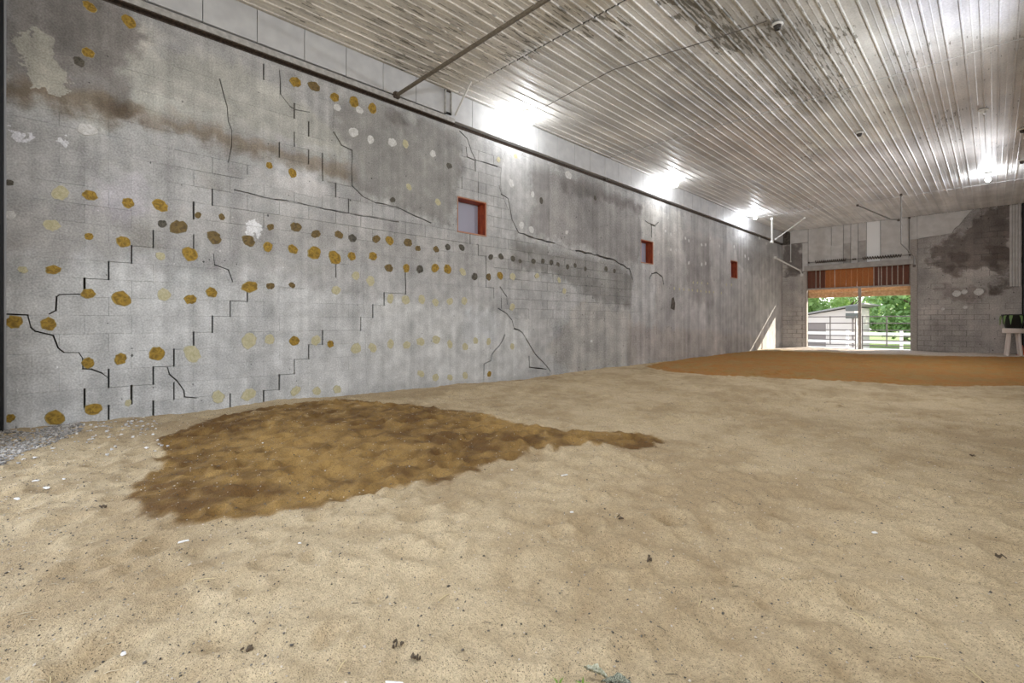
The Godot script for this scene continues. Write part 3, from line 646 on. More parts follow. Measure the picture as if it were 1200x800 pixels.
func make_sand() -> void:
	sand.resize(SNX * SNZ)
	var big := FastNoiseLite.new(); big.seed = 3; big.frequency = 0.45; big.fractal_octaves = 2
	var mid := FastNoiseLite.new(); mid.seed = 4; mid.frequency = 2.6; mid.fractal_octaves = 3
	var near_damp := sand_mask(DAMP_NEAR)
	var far_damp := sand_mask(DAMP_FAR)
	for j in SNZ:
		var d := SZ0 + j * CELL
		for i in SNX:
			var x := SX0 + i * CELL
			var h := big.get_noise_2d(x, d) * 0.035 + mid.get_noise_2d(x, d) * 0.012 + mid.get_noise_2d(x * 2.9 + 9, d * 2.9) * 0.011
			h += 0.05 * smoothstep(3.2, 0.5, x - LEFT) * smoothstep(4.5, 2.5, d) - 0.04 * smoothstep(4.5, 6.5, d) * smoothstep(1.5, 0.0, x - LEFT)
			var k := j * SNX + i
			h += near_damp[k] / 255.0 * (0.012 + 0.014 * mid.get_noise_2d(x * 2.4 + 40, d * 2.4))
			sand[k] = h
	rng.seed = 99
	for k in 900:
		stamp(rng.randf_range(-6.6, 0.7), rng.randf_range(-0.3, 12.0), rng.randf_range(0.05, 0.10), rng.randf_range(0.015, 0.036), rng.randf() * PI, rng.randf_range(1.0, 1.5))
	for k in 3200:
		var d := rng.randf_range(-0.3, 24.0)
		stamp(rng.randf_range(-6.7, 0.7), d, rng.randf_range(0.05, 0.11), rng.randf_range(0.004, 0.018), rng.randf() * PI, rng.randf_range(1.0, 1.5))
	for k in 420:
		var x := rng.randf_range(-6.6, -2.0)
		var d := rng.randf_range(0.6, 6.0)
		var q := clampi(int((d - SZ0) / CELL), 0, SNZ - 1) * SNX + clampi(int((x - SX0) / CELL), 0, SNX - 1)
		if near_damp[q] > 90:
			stamp(x, d, rng.randf_range(0.04, 0.09), rng.randf_range(0.012, 0.032), rng.randf() * PI, rng.randf_range(1.0, 1.4))
	for k in RUT.size() - 1:
		for s in 9:
			var p: Vector2 = RUT[k].lerp(RUT[k + 1], s / 9.0)
			stamp(p.x, p.y, 0.10, 0.006, 0, 1.3)
	for k in sand.size():
		sand[k] = clampf(sand[k], -0.13, 0.14)
	var ed := FastNoiseLite.new(); ed.seed = 21; ed.frequency = 3.2; ed.fractal_octaves = 4
	var tone := FastNoiseLite.new(); tone.seed = 22; tone.frequency = 0.6; tone.fractal_octaves = 4
	var dry := Color8(218, 196, 158).srgb_to_linear()
	var dry2 := Color8(190, 166, 128).srgb_to_linear()
	var wet := Color8(176, 140, 80).srgb_to_linear()
	var wet2 := Color8(118, 86, 40).srgb_to_linear()
	var far_wet := Color8(186, 130, 62).srgb_to_linear()
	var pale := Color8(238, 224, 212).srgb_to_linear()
	var mb := MB.new()
	mb.v.resize(SNX * SNZ); mb.n.resize(SNX * SNZ); mb.t.resize(SNX * SNZ); mb.c.resize(SNX * SNZ)
	for j in SNZ:
		var d := SZ0 + j * CELL
		for i in SNX:
			var k := j * SNX + i
			var x := SX0 + i * CELL
			mb.v[k] = Vector3(x, sand[k], -d)
			var hx := sand[k + 1 if i < SNX - 1 else k] - sand[k - 1 if i > 0 else k]
			var hz := sand[k + SNX if j < SNZ - 1 else k] - sand[k - SNX if j > 0 else k]
			mb.n[k] = Vector3(-hx / (2 * CELL), 1.0, hz / (2 * CELL)).normalized()
			mb.t[k] = Vector2(x, d) / 1.1
			var e := ed.get_noise_2d(x, d)
			var t := tone.get_noise_2d(x, d)
			var col := dry.lerp(dry2, clampf(0.45 + t * 1.1 + e * 0.7, 0, 1))
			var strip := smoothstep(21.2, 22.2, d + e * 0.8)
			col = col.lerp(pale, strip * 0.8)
			var w := smoothstep(0.30, 0.66, near_damp[k] / 255.0 + e * 0.55 + sand[k] * -3.0 + 0.02)
			col = col.lerp(wet.lerp(wet2, clampf(0.5 + t + e * 1.0, 0, 1)), w)
			w = smoothstep(0.30, 0.70, far_damp[k] / 255.0 + e * 0.45)
			col = col.lerp(far_wet.lerp(wet, clampf(0.4 + t + e * 1.2, 0, 1)), w)
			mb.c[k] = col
	mb.i.resize((SNX - 1) * (SNZ - 1) * 6)
	var q := 0
	for j in SNZ - 1:
		for i in SNX - 1:
			var k := j * SNX + i
			mb.i[q] = k; mb.i[q + 1] = k + SNX; mb.i[q + 2] = k + 1
			mb.i[q + 3] = k + 1; mb.i[q + 4] = k + SNX; mb.i[q + 5] = k + SNX + 1
			q += 6
	var fl := struct("floor", "tan trampled arena sand covering the whole barn floor", "floor")
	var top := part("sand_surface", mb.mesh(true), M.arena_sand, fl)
	tag(top, "tan sand with two dark damp patches", "", "", "stuff")
	var base := MB.new()
	base.box(Vector3(-7.2, -0.6, -24.8), Vector3(1.05, -0.2, 0.75))
	part("base_slab", base, M.mortar, fl)


# ------------------------------------------------------------------ block walls
# outline in wall coordinates -> a slab; `place` turns (along, up, out) into space
func slab(mb: MB, poly: PackedVector2Array, front: float, back: float, place: Callable, uv: Callable) -> void:
	var tris := Geometry2D.triangulate_polygon(poly)
	if tris.is_empty():
		return
	var o: Vector3 = place.call(Vector2.ZERO, 0.0)
	var nn: Vector3 = (place.call(Vector2.ZERO, 1.0) - o).normalized()
	var first := mb.v.size()
	for p in poly:
		mb.vert(place.call(p, front), nn, uv.call(p))
	for k in range(0, tris.size(), 3):
		mb.tri(first + tris[k], first + tris[k + 1], first + tris[k + 2])
	var sign_ := 1.0 if Geometry2D.is_polygon_clockwise(poly) else -1.0
	for k in poly.size():
		var a := poly[k]
		var b := poly[(k + 1) % poly.size()]
		var side := (b - a).orthogonal() * -sign_
		var sn: Vector3 = (place.call(side.normalized(), 0.0) - o).normalized() * -1.0
		mb.quad(place.call(a, front), place.call(b, front), place.call(b, back), place.call(a, back), sn, [uv.call(a), uv.call(b), uv.call(b), uv.call(a)])


func rect(x0: float, y0: float, x1: float, y1: float) -> PackedVector2Array:
	return PackedVector2Array([Vector2(x0, y0), Vector2(x1, y0), Vector2(x1, y1), Vector2(x0, y1)])


func crack_strips() -> Array:
	var out := []
	rng.seed = 17
	for line in STEP_CRACKS:
		for k in line.size() - 1:
			var a: Vector2 = line[k]
			var b: Vector2 = line[k + 1]
			var upright := absf(a.x - b.x) < 0.01
			var w := rng.randf_range(0.007, 0.012) if upright else rng.randf_range(0.0018, 0.004)
			var e := (b - a).normalized() * w
			var s := e.orthogonal()
			out.append(PackedVector2Array([a - e + s, b + e + s, b + e - s, a - e - s]))
	for n in FREE_CRACKS.size():
		var line: Array = FREE_CRACKS[n]
		for k in line.size() - 1:
			var a: Vector2 = line[k]
			var b: Vector2 = line[k + 1]
			if a.distance_to(b) < 0.004 or a.distance_to(b) > 0.5:
				continue
			var w := rng.randf_range(0.004, 0.009) * (1.0 + clampf((a.x - 4.0) * 0.3, 0.0, 2.2))
			var e := (b - a).normalized() * w
			var s := e.orthogonal()
			out.append(PackedVector2Array([a - e + s, b + e + s * 0.8, b + e - s, a - e - s]))
	return out


func cut(poly: PackedVector2Array, strips: Array, boxes: Array) -> Array:
	var pieces := [poly]
	var bb := bounds(poly)
	for k in strips.size():
		if not bb.intersects(boxes[k]):
			continue
		var nxt := []
		for p in pieces:
			var got := Geometry2D.clip_polygons(p, strips[k])
			var holed := false
			for g in got:
				if Geometry2D.is_polygon_clockwise(g) != Geometry2D.is_polygon_clockwise(p):
					holed = true
			if holed:   # the strip lies inside: halve the piece first
				var mid: float = boxes[k].get_center().x
				for side in [rect(-50, -50, mid, 50), rect(mid, -50, 50, 50)]:
					for half in Geometry2D.intersect_polygons(p, side):
						nxt.append_array(Geometry2D.clip_polygons(half, strips[k]))
			else:
				nxt.append_array(got)
		pieces = nxt
	return pieces


func bounds(poly: PackedVector2Array) -> Rect2:
	var r := Rect2(poly[0], Vector2.ZERO)
	for p in poly:
		r = r.expand(p)
	return r


var GLUE := {"o": [Color8(126, 98, 32), Color8(190, 154, 58), Color8(206, 192, 140)], "b": [Color8(92, 76, 46), Color8(142, 118, 68), Color8(160, 146, 104)], "p": [Color8(190, 182, 142), Color8(216, 208, 172), Color8(214, 210, 196)], "w": [Color8(206, 204, 198), Color8(242, 241, 238), Color8(226, 224, 218)], "d": [Color8(62, 58, 50), Color8(112, 106, 92), Color8(150, 146, 136)]}
const WINDOWS := [[5.426, 6.136], [11.883, 12.57], [18.30, 19.0]]
const WIN_LOW := 2.79
const WIN_HIGH := 3.45


func left_wall() -> void:
	var wall := struct("wall_left", "long grey parged concrete block wall with stair-step cracks and glue spots", "wall")
	var place := func(p: Vector2, o: float) -> Vector3: return Vector3(LEFT + o, p.y, -p.x)
	var uv_near := func(p: Vector2) -> Vector2: return Vector2((p.x + 0.5) / 9.0, (5.0 - p.y) / 5.2)
	var uv_far := func(p: Vector2) -> Vector2: return Vector2((p.x - 7.5) / 17.2, (5.0 - p.y) / 5.2)
	var strips := crack_strips()
	for w in WINDOWS:
		strips.append(rect(w[0] - 0.005, WIN_LOW - 0.005, w[1] + 0.005, WIN_HIGH + 0.005))
	var boxes := []
	for s in strips:
		boxes.append(bounds(s))
	# the core behind the blocks, with the window holes left open
	var core := MB.new()
	var edges := [-0.262]
	for w in WINDOWS:
		edges.append(w[0]); edges.append(w[1])
	edges.append(24.8)
	for k in edges.size() - 1:
		var z1: float = -edges[k]
		var z0: float = -edges[k + 1]
		if k % 2 == 0:
			core.box(Vector3(LEFT - 0.3, -0.6, z0), Vector3(LEFT - 0.09, CEIL + 0.2, z1))
		else:
			core.box(Vector3(LEFT - 0.3, -0.6, z0), Vector3(LEFT - 0.09, WIN_LOW, z1))
			core.box(Vector3(LEFT - 0.3, WIN_HIGH, z0), Vector3(LEFT - 0.09, CEIL + 0.2, z1))
	part("core", core, M.mortar, wall)
	# blocks: courses of 0.2 m, running bond of 0.4 m
	rng.seed = 23
	var rows := []
	for row in range(-1, 24):
		var y0 := 0.01 + 0.2 * row
		var y1 := minf(y0 + 0.2, 4.69)
		var off := 0.13 if posmod(row, 2) == 0 else -0.07
		for col in range(-2, 63):
			var d0 := maxf(off + 0.4 * col, -0.262)
			var d1 := minf(off + 0.4 * (col + 1), 24.52)
			if d1 - d0 < 0.02:
				continue
			var g := 0.0006
			if rng.randf() < 0.35: g = 0.0013
			if d0 > 1.0 and d0 < 5.4 and y0 > 2.4 and y0 < 3.2 or d0 > 6.0 and d0 < 11.5 and y0 > 1.2 and y0 < 2.6 or d0 > 4.8 and d0 < 7.2 and y0 > 2.4 and y0 < 4.4:
				g = rng.randf_range(0.001, 0.0034)
			var near := (d0 + d1) / 2.0 < 8.0
			var cx := (d0 + d1) / 2.0
			var depth := -LEFT * 0.7115 + cx * 0.7027
			var show := (d1 - d0) * (-LEFT) / (depth * depth * depth) if y1 > 0.03 else 0.0
			rows.append([show, rect(d0 + g, y0 + g, d1 - g, y1 - g), near, rng.randf_range(-0.0018, 0.0018), rng.randf_range(0.91, 1.0)])
	rows.sort_custom(func(a, b): return a[0] > b[0])
	var joined := [MB.new(), MB.new()]
	var singles := 0
	for r in rows:
		var pieces := cut(r[1], strips, boxes)
		if pieces.is_empty():
			continue
		var alone := singles < 300
		var mb: MB = MB.new() if alone else joined[0 if r[2] else 1]
		mb.tinted = true
		mb.tint = Color.WHITE * r[4]
		mb.tint.a = 1.0
		for p in pieces:
			if p.size() >= 3 and bounds(p).get_area() > 0.0004:
				slab(mb, p, r[3], -0.09, place, uv_near if r[2] else uv_far)
		if alone and mb.v.size():
			part("block", mb, M.parged_block_near if r[2] else M.parged_block_far, wall)
			singles += 1
	for k in 2:
		tag(part("block_courses", joined[k], M.parged_block_near if k == 0 else M.parged_block_far, wall), "", "", "", "stuff")
	# skins of plaster over the blocks
	for s in SKINS:
		var poly := PackedVector2Array()
		var pts: Array = s
		for k in pts.size():
			var a: Vector2 = pts[k]
			var b: Vector2 = pts[(k + 1) % pts.size()]
			var n := maxi(1, int(a.distance_to(b) / 0.09))
			for q in n:
				poly.append(a.lerp(b, float(q) / n) + Vector2(rng.randf_range(-1, 1), rng.randf_range(-1, 1)) * 0.012)
		for half in 2:
			var near := half == 0
			var mb := MB.new()
			for q in Geometry2D.intersect_polygons(poly, rect(-1, -1, 8, 6) if near else rect(8, -1, 30, 6)):
				for p in cut(q, strips, boxes):
					slab(mb, p, 0.006, -0.01, place, uv_near if near else uv_far)
			if mb.v.size():
				part("plaster_skin", mb, M.parged_block_near if near else M.parged_block_far, wall)
	# dabs of glue: six shapes, five colours
	var dabs := {}
	for c in GLUE:
		dabs[c] = []
		var lin: Array = GLUE[c].map(func(q: Color) -> Color: return q.srgb_to_linear())
		for k in 6:
			dabs[c].append(dab(k + c.unicode_at(0) * 7, lin))
	for s in SPOTS:
		var o := part("glue_spot", dabs[s[3]][rng.randi() % 6], M.glue, wall, Vector3(LEFT, s[1], -s[0]))
		o.scale = Vector3(1, s[2] * rng.randf_range(0.9, 1.1), s[2] * rng.randf_range(0.9, 1.1))
		o.rotation.x = rng.randf() * TAU
	# a hole knocked through the parging far along
	var hole := MB.new()
	slab(hole, PackedVector2Array([Vector2(13.6, 1.55), Vector2(13.85, 1.5), Vector2(13.9, 1.7), Vector2(13.8, 1.9), Vector2(13.68, 1.86)]), 0.012, -0.02, place, uv_far)
	part("dark_patch", hole, M.mortar, wall)


func dab(k: int, cols: Array) -> ArrayMesh:
	var r := RandomNumberGenerator.new()
	r.seed = 300 + k
	var mb := MB.new()
	var n := 16
	var ph := r.randf() * TAU
	var rings := []
	var wide := []
	for q in n:
		wide.append(1.0 + 0.10 * sin(2 * TAU * q / n + ph) + r.randf_range(-0.13, 0.13))
	for s in [[0.36, 0.012], [0.68, 0.010], [0.88, 0.011], [1.0, 0.0075], [1.05, -0.006]]:
		var ring := []
		for q in n:
			var dir := Vector3(0, cos(TAU * q / n), sin(TAU * q / n))
			mb.tint = cols[0].lerp(cols[1], r.randf()) if s[0] < 0.9 else cols[0].lerp(cols[2], r.randf_range(0.3, 1.0))
			ring.append(mb.vert(dir * wide[q] * s[0] + Vector3(s[1] + r.randf_range(-0.0015, 0.0015), 0, 0), dir if s[1] < 0 else (Vector3.RIGHT + dir * r.randf_range(-0.012, 0.012)).normalized()))
		rings.append(ring)
	mb.tint = cols[0].lerp(cols[1], r.randf())
	var mid := mb.vert(Vector3(0.012, 0, 0), Vector3.RIGHT)
	for q in n:
		var e := (q + 1) % n
		mb.tri(mid, rings[0][q], rings[0][e])
		for s in rings.size() - 1:
			mb.tri(rings[s][q], rings[s + 1][q], rings[s + 1][e]); mb.tri(rings[s][q], rings[s + 1][e], rings[s][e])
	return mb.mesh(true)


func windows() -> void:
	var words := ["nearest small square window with grey plastic pane in red-brown frame", "middle small square window in red-brown frame, between the other two", "farthest small square window of the left wall, red-brown frame"]
	for k in 3:
		var w := struct("window_%d" % (k + 1), words[k], "window")
		var z0: float = -WINDOWS[k][1]
		var z1: float = -WINDOWS[k][0]
		var b := 0.028
		for f in [[Vector3(LEFT - 0.29, WIN_LOW, z0), Vector3(LEFT - 0.01, WIN_LOW + b, z1)], [Vector3(LEFT - 0.29, WIN_HIGH - b, z0), Vector3(LEFT - 0.01, WIN_HIGH, z1)], [Vector3(LEFT - 0.29, WIN_LOW + b, z0), Vector3(LEFT - 0.01, WIN_HIGH - b, z0 + b)], [Vector3(LEFT - 0.29, WIN_LOW + b, z1 - b), Vector3(LEFT - 0.01, WIN_HIGH - b, z1)]]:
			var mb := MB.new()
			mb.box(f[0], f[1], 0.003)
			part("frame_board", mb, M.frame_red, w)
		for f in [[Vector3(LEFT - 0.012, WIN_LOW, z0), Vector3(LEFT + 0.006, WIN_LOW + 0.02, z1)], [Vector3(LEFT - 0.012, WIN_HIGH - 0.016, z0), Vector3(LEFT + 0.004, WIN_HIGH, z1)], [Vector3(LEFT - 0.012, WIN_LOW, z0), Vector3(LEFT + 0.004, WIN_HIGH, z0 + 0.016)], [Vector3(LEFT - 0.012, WIN_LOW, z1 - 0.016), Vector3(LEFT + 0.004, WIN_HIGH, z1)]]:
			var mb := MB.new()
			mb.box(f[0], f[1], 0.002)
			part("edge_strip", mb, M.frame_edge, w)
		var p := MB.new()
		p.box(Vector3(LEFT - 0.235, WIN_LOW + b, z0 + b), Vector3(LEFT - 0.225, WIN_HIGH - b, z1 - b))
		part("pane", p, M.window_plastic, w)


func upper_band() -> void:
	var t := struct("trim_1", "band of pale metal panels between the block wall and the ceiling", "trim")
	var d := -0.3
	var k := 0
	while d < FAR:
		var e := minf(0.80 + 0.62 * k, FAR)
		if e - d > 0.03:
			var low := 4.862 if e < 5.4 else 4.79
			var mb := MB.new()
			mb.box(Vector3(LEFT - 0.085, low, -e + 0.004), Vector3(LEFT + 0.03, CEIL - 0.002, -d - 0.004), 0.003)
			part("upper_panel", mb, M.panel_white, t)
		d = e
		k += 1
	var back := MB.new()
	back.box(Vector3(LEFT - 0.088, 4.70, -FAR), Vector3(LEFT - 0.06, 4.785, 0.3))
	part("rusted_channel", back, M.rusty_steel, t)
	var l := struct("trim_2", "projecting pale steel ledge along the near end of the left wall", "ledge")
	var mb2 := MB.new()
	mb2.box(Vector3(LEFT - 0.05, 4.755, -5.35), Vector3(LEFT + 0.035, 4.835, 0.3), 0.004)
	part("ledge_angle", mb2, M.ledge_steel, l)
	var mb3 := MB.new()
	mb3.box(Vector3(LEFT - 0.05, 4.74, -5.35), Vector3(LEFT + 0.03, 4.755, 0.3))
	part("ledge_underside", mb3, M.rusty_steel, l)
	# little upright channel frame
	var f := thing("steel_channel_bracket", Vector3(LEFT + 0.03, 4.86, -5.18), "narrow upright steel channel frame on the upper panels by the tie rod", "bracket")
	for q in [[-0.075, 0.02], [0.055, 0.02]]:
		var u := MB.new()
		u.box(Vector3(-0.02, 0.0, q[0]), Vector3(0.04, 0.42, q[0] + q[1]), 0.003)
		part("upright", u, M.ledge_steel, f)
	var u2 := MB.new()
	u2.box(Vector3(-0.02, 0.0, -0.075), Vector3(0.035, 0.03, 0.075), 0.003)
	part("foot_plate", u2, M.gap_black, f)
	var u3 := MB.new()
	u3.box(Vector3(-0.02, 0.40, -0.075), Vector3(0.035, 0.42, 0.075), 0.003)
	part("cap_plate", u3, M.rusty_steel, f)


func far_wall() -> void:
	var wall := struct("wall_far", "far end wall of grey stained blocks around the open doorway", "wall")
	var place := func(p: Vector2, o: float) -> Vector3: return Vector3(p.x, p.y, -FAR + o)
	var uv := func(p: Vector2) -> Vector2: return Vector2((p.x + 7.0) / 7.9, (5.4 - p.y) / 5.6)
	var core := MB.new()
	var zb := -FAR - 0.28
	var zf := -FAR - 0.05
	core.box(Vector3(-7.22, -0.6, zb), Vector3(-5.94, CEIL + 0.2, zf))
	core.box(Vector3(-5.94, 3.44, zb), Vector3(-2.33, CEIL + 0.2, zf))
	core.box(Vector3(-2.33, -0.6, zb), Vector3(1.1, CEIL + 0.2, zf))
	part("core", core, M.mortar, wall)
	rng.seed = 41
	var tear := PackedVector2Array([Vector2(-2.14, 6.0), Vector2(-0.52, 6.0), Vector2(-0.62, 5.25), Vector2(-0.78, 5.0), Vector2(-0.9, 4.78), Vector2(-1.06, 4.62), Vector2(-1.10, 4.50), Vector2(-2.14, 4.40)])
	var rest := MB.new()
	var singles := 0
	for row in range(-1, 27):
		var y0 := 0.01 + 0.2 * row
		var off := -6.92 + (0.0 if row % 2 == 0 else -0.2)
		for col in 21:
			var x0 := off + 0.4 * col
			for zone in [[-6.92, -6.10, 4.70], [-6.10, -5.99, 3.4], [-2.12, 0.79, 5.29]]:
				var a := maxf(x0, zone[0])
				var b := minf(x0 + 0.4, zone[1])
				var y1 := minf(y0 + 0.2, zone[2])
				if b - a < 0.03 or y1 - y0 < 0.03:
					continue
				var g := rng.randf_range(0.003, 0.007) if x0 < -0.9 and y0 < 1.6 or rng.randf() < 0.3 else 0.001
				var pieces := Geometry2D.clip_polygons(rect(a + g, y0 + g, b - g, y1 - g), tear)
				var alone := singles < 300 and y0 > -0.1
				var mb: MB = MB.new() if alone else rest
				for p in pieces:
					slab(mb, p, rng.randf_range(-0.004, 0.004), -0.05, place, uv)
				if alone and mb.v.size():
					part("block", mb, M.parged_block_end, wall)
					singles += 1
	if rest.v.size():
		tag(part("block_courses", rest, M.parged_block_end, wall), "", "", "", "stuff")
	# smooth board over the upper corner, torn along a slant
	var torn := MB.new()
	slab(torn, PackedVector2Array([Vector2(-2.12, 5.29), Vector2(-0.56, 5.29), Vector2(-0.66, 5.18), Vector2(-0.80, 4.97), Vector2(-0.93, 4.76), Vector2(-1.05, 4.66), Vector2(-1.12, 4.50), Vector2(-2.12, 4.41)]), 0.012, -0.04, place, uv)
	part("torn_board", torn, M.panel_end, wall)
	# boards and sheets over the doorway
	var cuts := [-6.58, -5.87, -4.99, -4.55, -4.29, -4.03, -3.74, -3.28, -2.38, -2.12]
	for k in cuts.size() - 1:
		var mb := MB.new()
		var low := 3.64
		if k == 0:
			low = 4.72
		mb.box(Vector3(cuts[k] + 0.008, low, -FAR - 0.04), Vector3(cuts[k + 1] - 0.008, CEIL - 0.004, -FAR + (0.02 if k == 6 else 0.0)), 0.004)
		part("cover_board", mb, M.fence_white if k == 6 else M.panel_end, wall)
	for q in [[-4.55, -4.29, 3.66, 4.50], [-4.03, -3.76, 3.66, 4.55], [-5.0, -4.57, 3.66, 4.46]]:
		var mb := MB.new()
		mb.box(Vector3(q[0] + 0.01, q[2], -FAR - 0.01), Vector3(q[1] - 0.01, q[3], -FAR + 0.018), 0.004)
		part("patch_board", mb, M.panel_end_dark if q[0] > -4.9 else M.panel_end, wall)
	var side := MB.new()
	side.box(Vector3(-6.10, 3.42, -FAR - 0.04), Vector3(-5.88, 4.70, -FAR), 0.004)
	part("cover_board", side, M.panel_end, wall)
	# ribbed white sheet by the right corner
	for k in 4:
		var mb := MB.new()
		mb.box(Vector3(0.385 + k * 0.072, 2.39, -FAR), Vector3(0.385 + k * 0.072 + 0.066, CEIL - 0.01, -FAR + 0.03), 0.012)
		part("ribbed_sheet", mb, M.panel_end, wall)
	for s in FAR_SPOTS:
		var o := part("lime_spot", dab(2, [Color8(206, 204, 198).srgb_to_linear(), Color8(240, 238, 234).srgb_to_linear(), Color8(190, 186, 180).srgb_to_linear()]), M.glue, wall, Vector3(s[0], s[1], -FAR + 0.004))
		o.rotation.y = -PI / 2
		o.scale = Vector3(1, s[2], s[2] * 1.2)


func far_door() -> void:
	var t := struct("door_1", "open far doorway with slatted brown boards above and a central post", "doorway")
	var cases := [[-2.33, -2.12, -0.1, 4.40, "door_post", "post_grey", 0.03], [-5.99, -5.92, -0.1, 3.44, "door_post", "post_grey", 0.03], [-4.055, -3.945, -0.2, 2.60, "centre_post", "post_grey", -0.12], [-6.0, -2.15, 3.42, 3.63, "track_beam", "panel_end_dark", 0.12], [-5.94, -2.33, 2.57, 2.64, "sill_rail", "post_grey", -0.05]]
	for c in cases:
		var mb := MB.new()
		mb.box(Vector3(c[0], c[2], -FAR - 0.16), Vector3(c[1], c[3], -FAR + c[6]), 0.006)
		part(c[4], mb, M[c[5]], t)
	# transom boards: start, end, which wood
	var x := -5.92
	rng.seed = 61
	var gaps := [-5.58, -5.42, -4.87, -3.50, -3.34, -3.25, -3.07, -2.90, -2.72, -2.55]
	gaps.append(-2.345)
	for g in gaps:
		var n := maxi(1, int(round((g - x) / 0.19)))
		for k in n:
			var a := lerpf(x, g, float(k) / n) + 0.003
			var b := lerpf(x, g, float(k + 1) / n) - (0.035 if k == n - 1 else 0.003)
			if b - a > 0.02:
				var mb := MB.new()
				mb.box(Vector3(a, 2.64, -FAR - 0.13 - rng.randf() * 0.01), Vector3(b, 3.42, -FAR - 0.10), 0.004)
				part("transom_board", mb, M.board_orange if a > -5.4 and a < -3.5 else M.board_dark, t)
		var pb := MB.new()
		pb.box(Vector3(g - 0.06, 2.64, -FAR - 0.16), Vector3(g + 0.025, 3.42, -FAR - 0.145), 0.003)
		part("pale_batten", pb, M.batten_pale, t)
		x = g
	var canopy := MB.new()
	canopy.box(Vector3(-7.0, 2.22, -FAR - 0.42), Vector3(-1.2, 2.42, -FAR - 0.34), 0.005)
	part("canopy_beam", canopy, M.timber_tan, t)
	var second := MB.new()
	second.box(Vector3(-7.0, 2.425, -FAR - 0.38), Vector3(-1.2, 2.555, -FAR - 0.30), 0.005)
	part("canopy_beam", second, M.timber_tan, t)
	var deck := MB.new()
	deck.box(Vector3(-7.0, 2.56, -FAR - 0.5), Vector3(-1.2, 2.60, -FAR - 0.28))
	part("canopy_deck", deck, M.timber_tan, t)
	# coil springs under the cover boards
	for q in [[-5.57, -4.45, 3.79, "dark coil door spring above the left half of the far doorway"], [-3.86, -2.60, 3.79, "dark coil door spring above the right half of the far doorway"]]:
		var o := thing("door_spring", Vector3(q[0], q[2], -FAR + 0.10), q[3], "spring", "door springs")
		var path := []
		var len_: float = q[1] - q[0]
		var turns := 15
		for k in turns * 8 + 1:
			var a := TAU * k / 8.0
			path.append(Vector3(len_ * k / (turns * 8.0), cos(a) * 0.055, sin(a) * 0.055))
		var mb := MB.new()
		mb.tube(path, 0.014, 5)
		part("coil", mb, M.rusty_steel, o)
		var bar := MB.new()
		bar.tube([Vector3(-0.25, 0, 0), Vector3(len_ + 0.25, 0, 0)], 0.012, 6)
		part("cable", bar, M.wire_grey, o)
		for e in [-0.26, len_ + 0.26]:
			var br := MB.new()
			br.box(Vector3(e - 0.025, -0.03, -0.09), Vector3(e + 0.025, 0.03, 0.02), 0.004)
			part("hook_plate", br, M.rusty_steel, o)


func ceiling() -> void:
	var c := struct("ceiling", "ribbed painted steel ceiling sheets with dark mildew specks", "ceiling")
	var slab_ := MB.new()
	slab_.box(Vector3(-7.22, CEIL + 0.12, -FAR - 0.28), Vector3(1.1, CEIL + 0.2, 0.55))
	part("deck", slab_, M.mortar, c)
	rng.seed = 71
	var rows := [-0.3, 5.40, 10.245, 15.1, 20.3, FAR]
	var pitch := 0.186
	var x := LEFT
	var k := 0
	while x < RIGHT - 0.01:
		var x1 := minf(x + pitch * 5, RIGHT)
		for r in rows.size() - 1:
			var d0: float = rows[r]
			var d1: float = rows[r + 1]
			var low := 0.0 if r % 2 == 0 else 0.012
			var mb := MB.new()
			var prof := [Vector2(x, 0)]
			var q := x + pitch * 0.5
			while q < x1 - 0.03:
				prof.append_array([Vector2(q - 0.017, 0), Vector2(q - 0.007, -0.015), Vector2(q + 0.007, -0.015), Vector2(q + 0.017, 0)])
				if q + pitch * 0.5 < x1 - 0.02:
					prof.append_array([Vector2(q + pitch * 0.5 - 0.012, 0), Vector2(q + pitch * 0.5, -0.004), Vector2(q + pitch * 0.5 + 0.012, 0)])
				q += pitch
			prof.append(Vector2(x1 + 0.002, 0))
			var e0 := d0
			var e1 := d1 - (rng.randf_range(0.015, 0.055) if r == 0 else rng.randf_range(0.002, 0.010))
			for p in prof.size() - 1:
				var a: Vector2 = prof[p] + Vector2(0, CEIL + low)
				var b: Vector2 = prof[p + 1] + Vector2(0, CEIL + low)
				var nn := Vector3(b.y - a.y, -(b.x - a.x), 0).normalized()
				var u := func(v: Vector2, d: float) -> Vector2: return Vector2((v.x + 7.0) / 7.9, (24.6 - d) / 25.1)
				mb.quad(Vector3(a.x, a.y, -e0), Vector3(b.x, b.y, -e0), Vector3(b.x, b.y, -e1), Vector3(a.x, a.y, -e1), nn, [u.call(a, e0), u.call(b, e0), u.call(b, e1), u.call(a, e1)])
				var up := Vector3(0, 0.012, 0)
				mb.quad(Vector3(a.x, a.y, -e0), Vector3(b.x, b.y, -e0), Vector3(b.x, b.y, -e0) + up, Vector3(a.x, a.y, -e0) + up, Vector3.BACK, [u.call(a, e0), u.call(b, e0), u.call(b, e0), u.call(a, e0)])
			part("ceiling_sheet", mb, M.painted_ceiling_steel, c)
		x = x1
		k += 1


